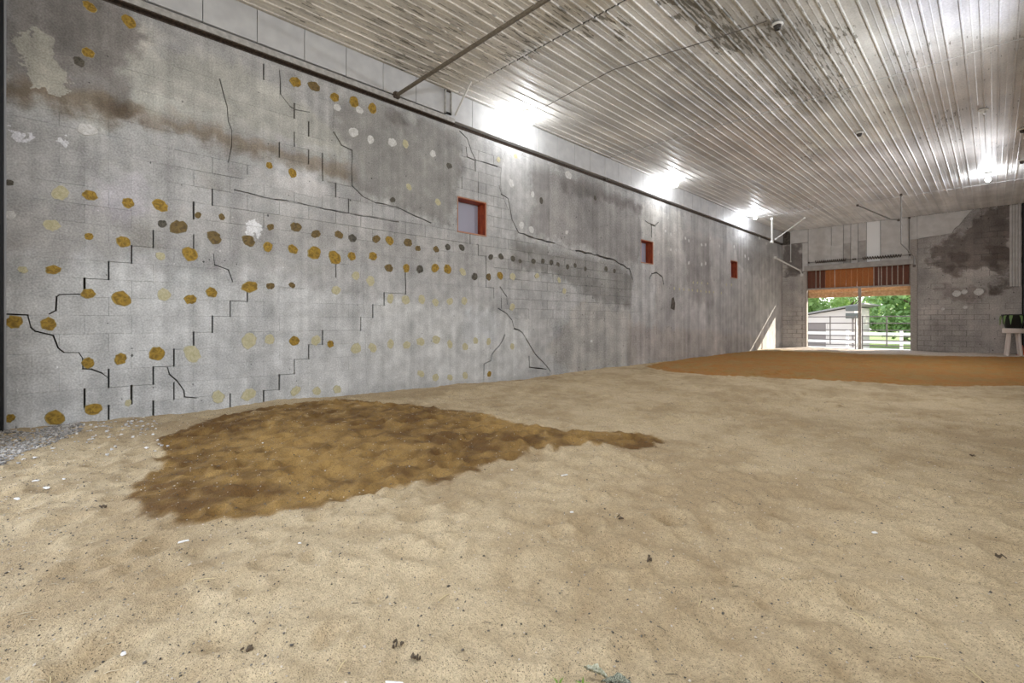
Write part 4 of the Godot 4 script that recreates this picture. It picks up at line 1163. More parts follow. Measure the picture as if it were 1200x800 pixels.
func other_walls() -> void:
	var r := struct("wall_right", "plain pale wall on the right, just outside the view", "wall")
	var mb := MB.new()
	mb.box(Vector3(RIGHT, -0.6, -FAR - 0.28), Vector3(RIGHT + 0.25, CEIL + 0.2, 0.3))
	part("wall_slab", mb, M.panel_end, r)
	var n := struct("wall_near", "near end wall around the wide open entrance behind the camera", "wall")
	for b in [[Vector3(-7.22, -0.6, 0.34), Vector3(-5.9, CEIL + 0.2, 0.55)], [Vector3(0.6, -0.6, 0.34), Vector3(1.05, CEIL + 0.2, 0.55)], [Vector3(-5.9, 4.3, 0.34), Vector3(0.6, CEIL + 0.2, 0.55)]]:
		var q := MB.new()
		q.box(b[0], b[1])
		part("wall_slab", q, M.panel_end, n)
	var p := thing("steel_door_post", Vector3(LEFT + 0.02, -0.1, 0.30), "dark steel door post at the extreme left edge, beside the block wall", "post")
	var a := MB.new()
	a.box(Vector3(0.0, 0, -0.033), Vector3(0.10, 5.38, 0.036), 0.004)
	part("channel", a, M.steel_black, p)
	var e := MB.new()
	e.box(Vector3(0.0, 0, -0.05), Vector3(0.012, 5.2, -0.033), 0.002)
	part("edge_strip", e, M.steel_edge, p)


# ------------------------------------------------------------------ fittings
func rod(called: String, path: Array, r: float, m: Material, label: String, cat: String, ends := true, group := "") -> Node3D:
	var o := thing(called, path[0], label, cat, group)
	var local := []
	for p in path:
		local.append(p - path[0])
	var mb := MB.new()
	mb.tube(local, r, 10)
	part("pipe", mb, m, o)
	if ends:
		for k in [0, local.size() - 1]:
			var f := MB.new()
			f.box_at(Transform3D(Basis(), local[k]), Vector3.ONE * r * 3.4, r * 0.4)
			part("end_fitting", f, M.rusty_steel if m != M.pipe_white else m, o)
	return o


func fittings() -> void:
	rod("tie_rod", [Vector3(LEFT + 0.04, 4.845, -4.13), Vector3(RIGHT - 0.03, 4.845, -4.13)], 0.03, M.pipe_brown, "long brown steel tie rod crossing under the ceiling from the ledge", "rod")
	rod("ceiling_strut", [Vector3(LEFT + 0.06, 4.88, -5.33), Vector3(-6.32, 5.275, -5.25)], 0.018, M.pipe_white, "thin pale strut slanting from the upper panels to the ceiling beside the tie rod", "strut", false)
	rod("hanging_pipe", [Vector3(-6.19, 5.22, -20.6), Vector3(-6.19, 4.32, -20.6)], 0.032, M.pipe_white, "white upright pipe hanging from the ceiling near the far left corner", "pipe")
	rod("brace_pipe", [Vector3(-6.08, 4.42, -20.7), Vector3(-5.24, 5.22, -21.35)], 0.022, M.pipe_white, "white slanting brace from the hanging pipe up to the ceiling", "brace")
	rod("slanting_wall_pipe", [Vector3(-6.86, 4.0, -23.3), Vector3(-6.16, 3.46, -24.40), Vector3(-6.10, 3.25, -24.42)], 0.032, M.pipe_white, "white pipe sloping from left wall down to the corner of the far doorway", "pipe")
	rod("conduit", [Vector3(-6.55, 5.25, -24.42), Vector3(-6.55, 3.9, -24.42)], 0.018, M.pipe_white, "thin white conduit on the far wall, in the left corner", "conduit")
	rod("hanging_pipe", [Vector3(-2.11, 5.24, -19.74), Vector3(-2.11, 3.66, -19.74), Vector3(-1.95, 3.45, -19.95), Vector3(-1.82, 3.25, -20.1), Vector3(-1.82, 2.95, -20.1)], 0.02, M.pipe_grey, "grey upright pipe with a bent foot hanging in front of the far doorway's right side", "pipe")
	rod("brace_pipe", [Vector3(-2.18, 4.44, -19.80), Vector3(-2.40, 4.52, -19.90), Vector3(-3.38, 5.24, -20.44)], 0.02, M.pipe_grey, "grey slanting brace from the ceiling to the pipe before the doorway", "brace")
	rod("conduit", [Vector3(-2.36, 5.25, -24.42), Vector3(-2.36, 3.92, -24.42)], 0.02, M.pipe_grey, "thin grey conduit on the far wall above the doorway's right post", "conduit")
	rod("corner_pipe", [Vector3(0.705, 5.28, -24.35), Vector3(0.705, 0.0, -24.35)], 0.025, M.gap_black, "dark upright pipe in the far right corner beside the ribbed sheet", "pipe", false)
	# ceiling wire from the first lamp
	var path := []
	for k in 25:
		var u := k / 24.0
		path.append(Vector3(lerpf(-6.6, -2.2, u), CEIL - 0.024 - 0.05 * absf(sin(u * PI * 2.0)), -6.95 + 0.35 * sin(u * PI) - 0.15 * u))
	var mb := MB.new()
	mb.tube(path, 0.007, 6)
	single("ceiling_wire", mb, M.wire_grey, Vector3.ZERO, "thin grey wire strung across the ceiling from the first lamp", "wire")
	# empty lamp holders
	var spots := [[-2.115, 7.27, "dark empty lamp holder on the ceiling nearest the camera", "socket_dark"], [-2.07, 12.72, "small dark lamp holder in the pale middle of the ceiling", "socket_dark"], [-0.15, 13.06, "white porcelain lamp holder on the right of the ceiling", "porcelain"], [0.43, 14.97, "dark lamp holder by the right edge, the higher of two", "socket_dark"], [0.50, 17.88, "dark lamp holder by the right edge, the lower of two", "socket_dark"]]
	for s in spots:
		var o := thing("lamp_holder", Vector3(s[0], CEIL - 0.02, -s[1]), s[2], "lamp holder", "empty ceiling lamp holders")
		var b := MB.new()
		b.lathe(Vector3.ZERO, [[0.0, 0.0], [0.075, 0.0], [0.078, -0.018], [0.06, -0.03], [0.05, -0.03]], 18)
		part("base_ring", b, M.porcelain, o)
		var q := MB.new()
		q.lathe(Vector3.ZERO, [[0.05, -0.025], [0.043, -0.07], [0.035, -0.085], [0.026, -0.085], [0.022, -0.04], [0.0, -0.04]], 18)
		part("socket", q, M[s[3]], o)
	# lit lamps
	lamp(Vector3(-6.50, CEIL - 0.02, -6.80), true, "lit white lamp on the ceiling edge above the nearest window", 0.5)
	lamp(Vector3(-6.50, CEIL - 0.02, -12.95), true, "lit white lamp on the ceiling edge above the middle window", 0.5)
	lamp(Vector3(-6.42, CEIL - 0.02, -19.4), false, "lit bulb at the ceiling edge by the far left corner", 0.7)
	lamp(Vector3(-0.12, CEIL - 0.02, -18.8), false, "lit bulb on the right of the ceiling near the far end", 0.8)
	# added unseen fill lamps on the right wall, to light the left one evenly
	for k in 3:
		added_fill_lamp(Vector3(RIGHT, 4.0, [-2.5, -9.0, -15.6][k]), "added unseen fill lamp on the right wall, %s one" % ["nearest", "middle", "farthest"][k], 9.5)


func added_fill_lamp(at: Vector3, label: String, energy: float) -> void:  # fill lamp out of view, added to brighten the left wall and sand
	var o := thing("added_fill_lamp", at, label, "lamp", "added fill lamps on the right wall")
	var b := MB.new()
	b.box(Vector3(-0.06, -0.13, -0.20), Vector3(-0.002, 0.13, 0.20), 0.012)
	part("housing", b, M.pipe_grey, o)
	var g := StandardMaterial3D.new()
	g.resource_name = "lamp_glow"
	g.albedo_color = Color8(250, 248, 240)
	g.emission_enabled = true
	g.emission = Color8(255, 250, 238)
	g.emission_energy_multiplier = 4.0
	var f := MB.new()
	f.box(Vector3(-0.075, -0.11, -0.18), Vector3(-0.058, 0.11, 0.18), 0.006)
	part("lens", f, g, o)
	var l := AreaLight3D.new()
	l.name = "lamp_light"
	l.position = Vector3(-0.085, 0, 0)
	l.rotation = Vector3(deg_to_rad(-16), PI / 2, 0)
	l.area_size = Vector2(0.36, 0.22)
	l.area_range = 40.0
	l.light_color = Color8(243, 247, 255)
	l.light_energy = energy
	l.shadow_enabled = true
	o.add_child(l)


func lamp(at: Vector3, wide: bool, label: String, energy: float) -> void:
	var o := thing("ceiling_lamp", at, label, "lamp", "lit ceiling lamps")
	var b := MB.new()
	b.lathe(Vector3.ZERO, [[0.0, 0.0], [0.075, 0.0], [0.078, -0.02], [0.05, -0.035], [0.045, -0.07], [0.03, -0.08], [0.0, -0.08]], 18)
	part("holder", b, M.porcelain, o)
	var g := StandardMaterial3D.new()
	g.resource_name = "lamp_glow"
	g.albedo_color = Color8(250, 248, 240)
	g.emission_enabled = true
	g.emission = Color8(255, 250, 238)
	g.emission_energy_multiplier = 6.0
	var s := MB.new()
	var drop := -0.17
	if wide:
		s.box(Vector3(-0.10, -0.24, -0.15), Vector3(0.10, -0.085, 0.15), 0.03)
		part("diffuser_bulb", s, g, o)
	else:
		s.lathe(Vector3.ZERO, [[0.0, -0.07], [0.026, -0.075], [0.03, -0.10], [0.055, -0.14], [0.065, -0.175], [0.055, -0.21], [0.03, -0.232], [0.0, -0.238]], 18)
		part("bulb", s, g, o)
	var l := OmniLight3D.new()
	l.name = "lamp_light"
	l.position = Vector3(0, drop, 0)
	l.light_color = Color8(243, 247, 255)
	l.light_energy = energy
	l.light_size = 0.06
	l.omni_range = 40.0
	l.omni_attenuation = 2.0
	l.shadow_enabled = true
	o.add_child(l)


func stool_and_plant() -> void:
	var y := sand_at(0.45, 23.55)
	var s := thing("stool", Vector3(0.46, y - 0.01, -23.55), "white wooden stool at the right edge before the far wall", "stool")
	var seat := MB.new()
	seat.lathe(Vector3(0, 0.78, 0), [[0.0, 0.0], [0.25, 0.0], [0.27, 0.02], [0.27, 0.14], [0.25, 0.165], [0.0, 0.165]], 28)
	part("seat", seat, M.stool_white, s)
	for k in 4:
		var a := TAU * k / 4.0 + 0.6
		var leg := MB.new()
		leg.tube([Vector3(cos(a) * 0.24, 0, sin(a) * 0.24), Vector3(cos(a) * 0.15, 0.79, sin(a) * 0.15)], [0.036, 0.044], 10)
		part("leg", leg, M.stool_white, s)
	var p := thing("potted_plant", Vector3(0.46, y + 0.935, -23.55), "black pot with drooping dark green leaves standing on the white stool", "potted plant")
	var pot := MB.new()
	pot.lathe(Vector3.ZERO, [[0.0, 0.0], [0.20, 0.0], [0.28, 0.42], [0.30, 0.44], [0.30, 0.47], [0.27, 0.47], [0.25, 0.40], [0.0, 0.38]], 28)
	part("pot", pot, M.pot_black, p)
	rng.seed = 88
	for k in 11:
		var a := TAU * k / 11.0 + rng.randf_range(-0.2, 0.2)
		var mb := MB.new()
		var out_ := Vector3(cos(a), 0, sin(a))
		var side := Vector3(-sin(a), 0, cos(a))
		var prev := []
		for q in 6:
			var u := q / 5.0
			var c := out_ * (0.2 + 0.13 * sin(u * PI * 0.6)) + Vector3(0, 0.43 + 0.06 * sin(u * PI) - u * u * rng.randf_range(0.26, 0.34), 0)
			var w := 0.045 * sin(PI * (0.12 + 0.85 * u))
			var nn := (out_ + Vector3(0, 0.6, 0)).normalized()
			var cur := [mb.vert(c - side * w, nn), mb.vert(c + out_ * 0.012, nn), mb.vert(c + side * w, nn)]
			if q:
				for e in 2:
					mb.tri(prev[e], prev[e + 1], cur[e + 1]); mb.tri(prev[e], cur[e + 1], cur[e])
			prev = cur
		part("leaf", mb, M.leaf_1, p)
	var c2 := thing("marker_cone", Vector3(0.66, y - 0.01, -23.95), "small orange cone behind the white stool's legs", "cone")
	var cb := MB.new()
	cb.box(Vector3(-0.13, 0, -0.13), Vector3(0.13, 0.025, 0.13), 0.008)
	part("foot", cb, M.cone_orange, c2)
	var cc := MB.new()
	cc.lathe(Vector3.ZERO, [[0.11, 0.02], [0.095, 0.05], [0.03, 0.36], [0.02, 0.37], [0.0, 0.37]], 18)
	part("cone_body", cc, M.cone_orange, c2)


func debris() -> void:
	rng.seed = 123
	var scraps := [Vector2(-2.256, 2.765), Vector2(-2.949, 0.522), Vector2(-2.497, 0.938), Vector2(-2.075, 0.198), Vector2(-1.313, 0.781), Vector2(-1.771, 2.25), Vector2(-0.459, 3.237), Vector2(-5.8, 0.07), Vector2(-4.54, 0.025), Vector2(-4.338, -0.111), Vector2(-4.681, 0.113), Vector2(-4.743, -0.03), Vector2(-4.698, 1.438), Vector2(-2.631, 2.598)]
	var words := ["white splinter lying beside the damp sand's right tail", "white strip lying at the lower left of the near damp patch", "small white scrap on dry sand below the damp patch", "small white scrap near the bottom left corner", "pale stick at the bottom of the picture", "white crumb on the sand left of the middle", "white crumb on the sand toward the right side", "white scrap at the edge of the gravel", "white flake among the leftmost chips", "broad white flake at the left picture edge", "white flake right of the leftmost chips", "pale flake between the leftmost chips", "white speck inside the damp patch's left half", "white speck at the damp patch's lower edge"]
	var size := [[0.10, 0.018], [0.07, 0.02], [0.025, 0.02], [0.03, 0.02], [0.09, 0.012], [0.03, 0.02], [0.035, 0.025], [0.05, 0.03], [0.09, 0.04], [0.09, 0.03], [0.05, 0.02], [0.06, 0.03], [0.03, 0.02], [0.03, 0.02]]
	for k in scraps.size():
		var p: Vector2 = scraps[k]
		var mb := MB.new()
		var l: float = size[k][0] * 0.7
		var w: float = size[k][1] * 0.7
		mb.box_at(Transform3D(Basis(Vector3.BACK, 0.1), Vector3.ZERO), Vector3(l, 0.008, w), 0.003)
		mb.box_at(Transform3D(Basis(Vector3.UP, 0.35) * Basis(Vector3.BACK, -0.2), Vector3(l * 0.25, 0.002, w * 0.2)), Vector3(l * 0.6, 0.007, w * 0.8), 0.003)
		var o := single("pale_scrap", mb, M.scrap_white, Vector3(p.x, sand_at(p.x, p.y) + 0.004, -p.y), words[k], "scrap", "pale scraps on the sand")
		o.rotation.y = rng.randf_range(-0.4, 1.2)
	var bits := [Vector2(-1.818, 0.507), Vector2(-1.47, 0.885), Vector2(-1.361, 0.891), Vector2(-1.161, 2.072), Vector2(-3.757, 0.259), Vector2(0.021, 3.342), Vector2(-1.508, 2.355), Vector2(-0.128, 5.655)]
	words = ["dark clump of bark at the lower left", "dark clump near the bottom middle, the upper of two", "dark clump near the bottom middle, the lower of two", "dark curled leaf on dry sand right of the middle", "brown clod left of the near damp patch", "dark clod at the right picture edge", "small dark clod below the middle", "flat dark chip on the sand far to the right"]
	for k in bits.size():
		var p: Vector2 = bits[k]
		var mb := MB.new()
		for q in 6:
			var dir := Vector3(rng.randf_range(-1, 1), rng.randf_range(0.0, 0.6), rng.randf_range(-1, 1)) * 0.016
			mb.box_at(Transform3D(Basis.from_euler(Vector3(rng.randf() * 3, rng.randf() * 3, rng.randf() * 3)), dir), Vector3(rng.randf_range(0.008, 0.028), rng.randf_range(0.004, 0.010), rng.randf_range(0.006, 0.014)), 0.003)
		single("bark_bit", mb, M.bit_dark, Vector3(p.x, sand_at(p.x, p.y) + 0.006, -p.y), words[k], "debris", "dark bits on the sand")
	var straws := [Vector2(-0.028, 2.097), Vector2(-2.424, 0.507), Vector2(-1.593, 1.178), Vector2(-2.15, 0.018), Vector2(-0.349, 2.193), Vector2(-1.505, 0.699), Vector2(-0.852, 1.928), Vector2(-0.151, 2.127)]
	words = ["long pale straw at the bottom right corner", "pale straw left of the middle", "pale straw on the sand at the lower middle", "pale straw at the bottom left corner", "pale straw toward the lower right", "pale straw near the bottom, left of the curled leaf", "pale straw right of the middle", "pale straw low on the right, left of the longest straw"]
	for k in straws.size():
		var p: Vector2 = straws[k]
		var l := 0.12 if k == 0 else rng.randf_range(0.05, 0.09)
		var mb := MB.new()
		mb.tube([Vector3(-l / 2, 0.002, 0), Vector3(0, 0.009, l * 0.05), Vector3(l / 2, 0.004, 0)], [0.0016, 0.002, 0.0012], 5)
		var o := single("straw", mb, M.straw, Vector3(p.x, sand_at(p.x, p.y) + 0.004, -p.y), words[k], "straw", "straws on the sand")
		o.rotation.y = -0.9 if k == 0 else rng.randf() * PI
	# curled grey-green leaf
	var lp: Vector2 = [Vector2(-0.862, 1.273)][0]
	var leaf := thing("curled_leaf", Vector3(lp.x, sand_at(lp.x, lp.y) + 0.012, -lp.y), "curled dry grey-green leaf at the bottom edge of the picture", "leaf")
	leaf.rotation.y = 0.3
	leaf.scale = Vector3(0.6, 0.6, 0.42)
	for h in 2:
		var mb := MB.new()
		var prev := []
		for q in 15:
			var u := q / 14.0
			var w := (0.032 if h == 0 else 0.05) * sin(PI * clampf(0.08 + 0.86 * u, 0, 1)) * (1.0 + 0.25 * sin(q * 2.1 + h))
			var c := Vector3(lerpf(-0.12, 0.0, u) if h == 0 else lerpf(-0.02, 0.14, u), 0.012 + 0.02 * sin(u * PI) + (0.03 * (1 - u) * (1 - u) if h == 0 else 0.0), 0.02 * sin(u * 5.0 + h))
			var cur := []
			for e in 7:
				var s := e / 3.0 - 1.0
				var fold := (0.7 if h == 0 else 0.15) * absf(s) * w + 0.008 * sin(s * 7.0 + q * 1.3)
				cur.append(mb.vert(c + Vector3(0.01 * sin(e * 2.0 + q), fold, s * w), Vector3(0.2 * sin(q * 1.7), 1, -s * 0.7).normalized()))
			if q:
				for e in 6:
					mb.tri(prev[e], prev[e + 1], cur[e + 1]); mb.tri(prev[e], cur[e + 1], cur[e])
			prev = cur
		part("leaf_blade", mb, M.leaf_dry if h == 0 else M.leaf_mottled, leaf)
	var stem := MB.new()
	stem.tube([Vector3(-0.02, 0.012, 0.0), Vector3(0.04, 0.02, 0.01), Vector3(0.15, 0.008, -0.01)], [0.004, 0.003, 0.002], 6)
	part("stem", stem, M.bit_dark, leaf)
	var sp := [Vector2(-0.939, 1.129), Vector2(-0.896, 1.193)]
	for k in 2:
		var o := thing("grass_sprout", Vector3(sp[k].x, sand_at(sp[k].x, sp[k].y), -sp[k].y), ["green sprout at the bottom edge, left of the other", "green sprout at the bottom edge beside the curled leaf"][k], "sprout", "green sprouts")
		o.scale = Vector3.ONE * 0.6
		for q in 4:
			var a := TAU * q / 4.0 + k
			var dir := Vector3(cos(a), 0, sin(a))
			var mb := MB.new()
			var side := dir.cross(Vector3.UP) * 0.006
			var nn := (Vector3.UP + dir * 0.5).normalized()
			var t := [Vector3.ZERO, dir * 0.015 + Vector3(0, 0.022, 0), dir * 0.04 + Vector3(0, 0.03, 0)]
			var i0 := mb.vert(t[0] - side * 0.4, nn)
			mb.vert(t[0] + side * 0.4, nn); mb.vert(t[1] - side, nn); mb.vert(t[1] + side, nn); mb.vert(t[2], nn)
			mb.tri(i0, i0 + 1, i0 + 3); mb.tri(i0, i0 + 3, i0 + 2); mb.tri(i0 + 2, i0 + 3, i0 + 4)
			part("blade", mb, M.sprout, o)
	# gravel against the near foot of the wall, and grit over the sand
	var pebble := stone()
	var where := []
	var tint := []
	var lo := Vector2(INF, INF)
	var hi := -lo
	for p in GRAVEL:
		lo = lo.min(p); hi = hi.max(p)
	var poly := PackedVector2Array(GRAVEL)
	while where.size() < 2600:
		var p := Vector2(rng.randf_range(lo.x, hi.x), rng.randf_range(lo.y, hi.y))
		if p.x < LEFT + 0.02 or not Geometry2D.is_point_in_polygon(p, poly):
			continue
		where.append(place_stone(p, rng.randf_range(0.006, 0.017)))
		var g := rng.randf_range(0.16, 0.62)
		tint.append(Color(g, g * 0.94, g * 0.86))
	scatter("gravel", pebble, where, tint, "strip of pale crushed gravel at the near foot of the block wall", "gravel")
	where = []
	tint = []
	for k in 420:
		var p := Vector2(rng.randf_range(-6.85, -5.0), rng.randf_range(-0.6, 0.9))
		if rng.randf() < smoothstep(-4.8, -6.6, p.x):
			where.append(place_stone(p, rng.randf_range(0.006, 0.02)))
			var g := rng.randf_range(0.4, 0.8)
			tint.append(Color(g, g * 0.97, g * 0.93))
	for k in 16000:
		var r := rng.randf()
		var p := Vector2(rng.randf_range(-6.8, 0.7), -0.4 + 9.0 * r * r)
		where.append(place_stone(p, rng.randf_range(0.002, 0.006) if rng.randf() < 0.96 else rng.randf_range(0.005, 0.009)))
		var g := rng.randf_range(0.05, 0.2) if rng.randf() < 0.7 else rng.randf_range(0.4, 0.7)
		tint.append(Color(g, g * 0.88, g * 0.72))
	scatter("grit", pebble, where, tint, "dark and pale grit strewn over the sand", "grit")


func litter() -> void:
	var mb := MB.new()
	mb.tube([Vector3(-0.5, 0.0, 0), Vector3(0, 0.1, 0.06), Vector3(0.5, 0.02, 0)], [0.03, 0.035, 0.02], 4)
	var where := []
	var tint := []
	rng.seed = 321
	for k in 900:
		var u := rng.randf()
		var p := Vector2(rng.randf_range(-6.8, 0.7), -0.4 + 6.0 * u * u)
		var l := rng.randf_range(0.012, 0.045)
		where.append(Transform3D(Basis(Vector3.UP, rng.randf() * TAU).scaled(Vector3.ONE * l), Vector3(p.x, sand_at(p.x, p.y) + 0.002, -p.y)))
		var g := rng.randf_range(0.35, 0.7) if rng.randf() < 0.55 else rng.randf_range(0.06, 0.2)
		tint.append(Color(g, g * 0.85, g * 0.6))
	scatter("straw_litter", mb.mesh(), where, tint, "short bits of straw and fibre strewn over the near sand", "litter")


func place_stone(p: Vector2, r: float) -> Transform3D:
	var b := Basis.from_euler(Vector3(rng.randf() * TAU, rng.randf() * TAU, rng.randf() * TAU)).scaled(Vector3(1, 0.7, 1) * r)
	return Transform3D(b, Vector3(p.x, sand_at(p.x, p.y) + r * 0.25, -p.y))


func stone() -> ArrayMesh:
	var mb := MB.new()
	var r := RandomNumberGenerator.new()
	r.seed = 5
	var c := []
	for k in 6:
		c.append([Vector3.RIGHT, Vector3.LEFT, Vector3.UP, Vector3.DOWN, Vector3.BACK, Vector3.FORWARD][k] * r.randf_range(0.75, 1.2) + Vector3(r.randf_range(-0.2, 0.2), r.randf_range(-0.2, 0.2), r.randf_range(-0.2, 0.2)))
	for x in [0, 1]:
		for y in [2, 3]:
			for z in [4, 5]:
				var nn: Vector3 = (c[x] + c[y] + c[z]).normalized()
				var k := mb.vert(c[x], nn)
				mb.vert(c[y], nn); mb.vert(c[z], nn)
				mb.tri(k, k + 1, k + 2)
	return mb.mesh()


func scatter(called: String, m: Mesh, where: Array, tint: Array, label: String, cat: String) -> void:
	var mm := MultiMesh.new()
	mm.transform_format = MultiMesh.TRANSFORM_3D
	mm.use_colors = true
	mm.mesh = m
	mm.instance_count = where.size()
	for k in where.size():
		mm.set_instance_transform(k, where[k])
		mm.set_instance_color(k, tint[k])
	var o := MultiMeshInstance3D.new()
	o.name = called
	o.multimesh = mm
	o.material_override = M.stones
	add_child(o)
	tag(o, label, cat, "", "stuff")


# ------------------------------------------------------------------ outside
func outside() -> void:
	var g := struct("outdoor_ground", "sunlit pale yard outside the far doorway", "ground")
	var mb := MB.new()
	mb.quad(Vector3(-60, -0.17, -24.75), Vector3(60, -0.17, -24.75), Vector3(60, -0.8, -38), Vector3(-60, -0.8, -38), Vector3.UP)
	part("yard_surface", mb, M.yard, g)
	var gr := MB.new()
	gr.quad(Vector3(-90, -0.8, -38), Vector3(90, -0.8, -38), Vector3(90, -0.8, -120), Vector3(-90, -0.8, -120), Vector3.UP)
	part("meadow_surface", gr, M.grass, g)
	var nr := MB.new()
	nr.quad(Vector3(-60, -0.2, 0.6), Vector3(60, -0.2, 0.6), Vector3(60, -0.2, 60), Vector3(-60, -0.2, 60), Vector3.UP)
	part("forecourt_surface", nr, M.yard, g)
	for q in [[-6.42, -4.46, "left"], [-4.20, -2.45, "right"]]:
		var o := thing("pipe_gate", Vector3(q[0], -0.22, -26.5), "%s grey tubular farm gate outside the far doorway" % q[2], "gate", "tubular gates")
		var w: float = q[1] - q[0]
		for y in [1.60, 1.30, 0.99, 0.72, 0.53, 0.30]:
			var r := MB.new()
			r.tube([Vector3(0, y, 0), Vector3(w, y, 0)], 0.022, 8)
			part("rail", r, M.gate_steel, o)
		for x in [0.0, w * 0.5, w]:
			var r := MB.new()
			r.tube([Vector3(x, 0.02 if x != w * 0.5 else 0.28, 0), Vector3(x, 1.63, 0)], 0.026, 8)
			part("upright", r, M.gate_steel, o)
	var f := thing("rail_fence", Vector3(-12, -0.45, -30), "white three-rail board fence behind the gates", "fence")
	for k in 9:
		var p := MB.new()
		p.box(Vector3(k * 2.2 - 0.06, 0, -0.06), Vector3(k * 2.2 + 0.06, 1.15, 0.06), 0.008)
		part("post", p, M.fence_white, f)
		if k < 8:
			for y in [0.12, 0.50, 0.92]:
				var r := MB.new()
				r.box(Vector3(k * 2.2, y, 0.06), Vector3(k * 2.2 + 2.19, y + 0.14, 0.085), 0.005)
				part("rail", r, M.fence_white, f)
	var h := thing("white_shed", Vector3(-14, -0.75, -36), "white shed with a grey sloping roof behind the fence", "shed")
	var w := MB.new()
	w.box(Vector3(0, 0, -5), Vector3(7.9, 2.2, 0), 0.02)
	part("wall", w, M.house_white, h)
	var gable := MB.new()
	var gf := PackedVector2Array([Vector2(0, 2.19), Vector2(7.9, 2.19), Vector2(7.9, 2.85), Vector2(4.5, 2.19)])
	slab(gable, PackedVector2Array([Vector2(4.6, 2.19), Vector2(7.9, 2.19), Vector2(7.9, 2.80)]), 0.0, -5.0, func(p: Vector2, o: float) -> Vector3: return Vector3(p.x, p.y, o), func(p: Vector2) -> Vector2: return p)
	part("gable", gable, M.house_white, h)
	var rf := MB.new()
	rf.box_at(Transform3D(Basis(Vector3.BACK, 0.19), Vector3(5.3, 2.42, -2.5)), Vector3(6.4, 0.10, 5.6), 0.02)
	part("roof", rf, M.roof_grey, h)
	for q in [[5.38, 6.38, 0.1, 1.78]]:
		var d := MB.new()
		d.box(Vector3(q[0], q[2], -0.02), Vector3(q[1], q[3], 0.03), 0.005)
		var o := part("opening", d, M.house_dark, h)
		for x in [q[0] - 0.06, q[1]]:
			var fr := MB.new()
			fr.box(Vector3(x, q[2], -0.01), Vector3(x + 0.06, q[3] + 0.06, 0.05), 0.005)
			part("frame", fr, M.house_white, o)
	var tank := thing("utility_box", Vector3(-6.05, -0.8, -35.2), "dark utility box on a post by the white shed", "box")
	var tp := MB.new()
	tp.box(Vector3(-0.05, 0, -0.05), Vector3(0.05, 2.2, 0.05), 0.005)
	part("post", tp, M.house_dark, tank)
	for y in [2.15, 2.6]:
		var tb := MB.new()
		tb.box(Vector3(-0.35, y, -0.2), Vector3(0.35, y + 0.32, 0.2), 0.03)
		part("box", tb, M.box_dark, tank)
	var trees := [[-12.6, 47, 8.5, 3.2, 0, "bright green leafy tree behind the white shed, leftmost in the doorway"], [-9.4, 54, 10.5, 3.4, 2, "pale green leafy tree above the shed roof"], [-6.6, 64, 12.0, 3.4, 1, "deep green leafy tree behind the doorway's central post"], [-3.6, 44, 8.5, 3.2, 1, "deep green leafy tree seen through the right half of the doorway"], [0.4, 54, 10.0, 3.4, 0, "bright green leafy tree farthest right in the doorway"]]
	for k in trees.size():
		tree(trees[k], k)


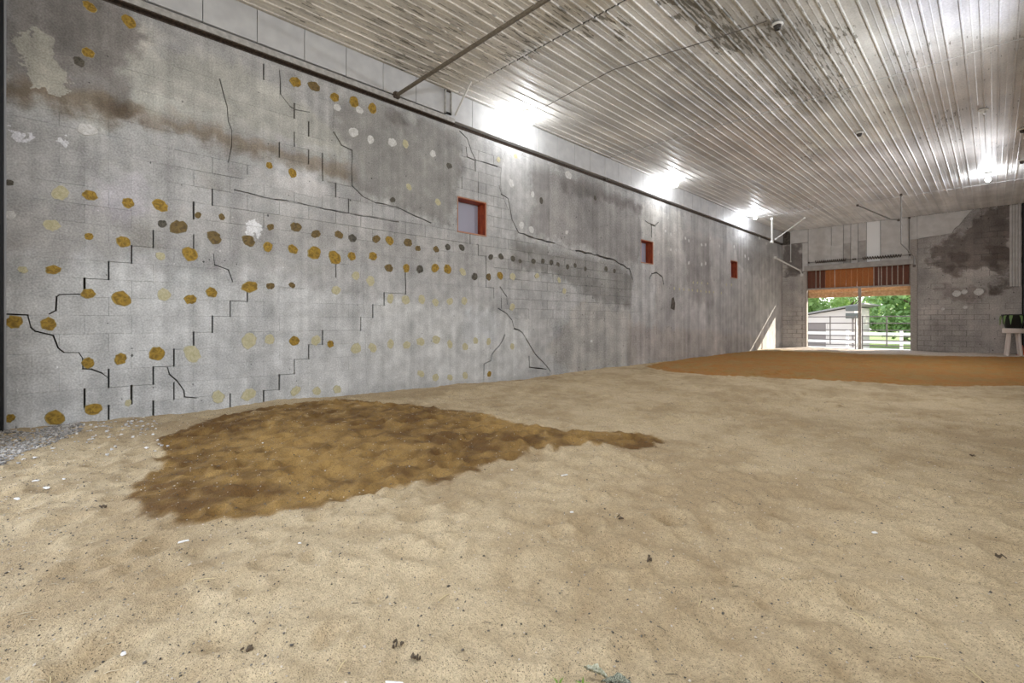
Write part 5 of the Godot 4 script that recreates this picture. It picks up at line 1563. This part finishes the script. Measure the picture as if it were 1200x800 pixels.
func tree(t: Array, sd: int) -> void:
	var r := RandomNumberGenerator.new()
	r.seed = 500 + sd
	var h: float = t[2]
	var o := thing("leafy_tree", Vector3(t[0], -0.85, -t[1]), t[5], "tree", "trees beyond the far doorway")
	var tr := MB.new()
	tr.tube([Vector3.ZERO, Vector3(0.1, h * 0.25, 0), Vector3(0, h * 0.5, 0.1), Vector3(0.1, h * 0.75, 0)], [0.28, 0.2, 0.15, 0.06], 9)
	for k in 6:
		var a := TAU * k / 6.0
		var y := h * r.randf_range(0.3, 0.6)
		tr.tube([Vector3(0, y, 0), Vector3(cos(a), 0.5, sin(a)) * 1.6 + Vector3(0, y, 0)], [0.09, 0.03], 6)
	part("trunk", tr, M.bark, o)
	var mb := MB.new()
	var clumps := []
	for k in 60:
		var a := r.randf() * TAU
		var rad: float = t[3] * sqrt(r.randf())
		var y := h * r.randf_range(0.12, 1.0)
		clumps.append([Vector3(cos(a) * rad, y, sin(a) * rad) * Vector3(1.0, 1, 1.0), r.randf_range(0.7, 1.3)])
	for c in clumps:
		for k in 170:
			var d := Vector3(r.randfn(), r.randfn(), r.randfn()).normalized()
			var p: Vector3 = c[0] + d * c[1] * pow(r.randf(), 0.35)
			if p.y < 0.2:
				continue
			var nn := (d + Vector3(r.randfn(), r.randfn() + 0.6, r.randfn()) * 0.5).normalized()
			var u := nn.cross(Vector3(r.randfn(), r.randfn(), r.randfn())).normalized() * r.randf_range(0.14, 0.26)
			var w := nn.cross(u).normalized() * u.length() * 0.55
			mb.quad(p - u, p + w, p + u, p - w, nn)
	part("crown", mb, M["leaf_%d" % t[4]], o)


func _ready() -> void:
	var cam := Camera3D.new()
	cam.name = "camera"
	cam.projection = Camera3D.PROJECTION_FRUSTUM
	cam.near = 0.05
	cam.far = 400.0
	cam.size = 2.0 * cam.near * 400.0 / 558.0
	cam.frustum_offset = Vector2(0, -23.0 / 558.0 * cam.near)
	cam.position = Vector3(0, EYE, 0)
	cam.rotation.y = deg_to_rad(45.357)
	add_child(cam)
	cam.current = true
	var e := Environment.new()
	e.background_mode = Environment.BG_SKY
	var sm := ProceduralSkyMaterial.new()
	sm.sky_top_color = Color8(206, 216, 232)
	sm.sky_horizon_color = Color8(244, 243, 240)
	sm.ground_bottom_color = Color8(150, 148, 140)
	sm.ground_horizon_color = Color8(244, 243, 240)
	sm.sky_energy_multiplier = 1.2
	sm.sun_angle_max = 1.0
	e.sky = Sky.new()
	e.sky.sky_material = sm
	e.tonemap_mode = Environment.TONE_MAPPER_LINEAR
	e.tonemap_exposure = 2.05
	e.sdfgi_enabled = true
	e.ssao_enabled = true
	e.ssil_enabled = true
	var we := WorldEnvironment.new()
	we.name = "environment"
	we.environment = e
	add_child(we)
	var sun := DirectionalLight3D.new()
	sun.name = "sun"
	sun.light_color = Color8(255, 246, 230)
	sun.light_energy = 1.7
	sun.light_angular_distance = 0.6
	sun.shadow_enabled = true
	add_child(sun)
	sun.look_at_from_position(Vector3.ZERO, Vector3(-1.0, -0.6, 1.0))

	make_materials()
	make_sand()
	left_wall()
	windows()
	upper_band()
	far_wall()
	far_door()
	ceiling()
	other_walls()
	outside()
	fittings()
	stool_and_plant()
	debris()
	litter()
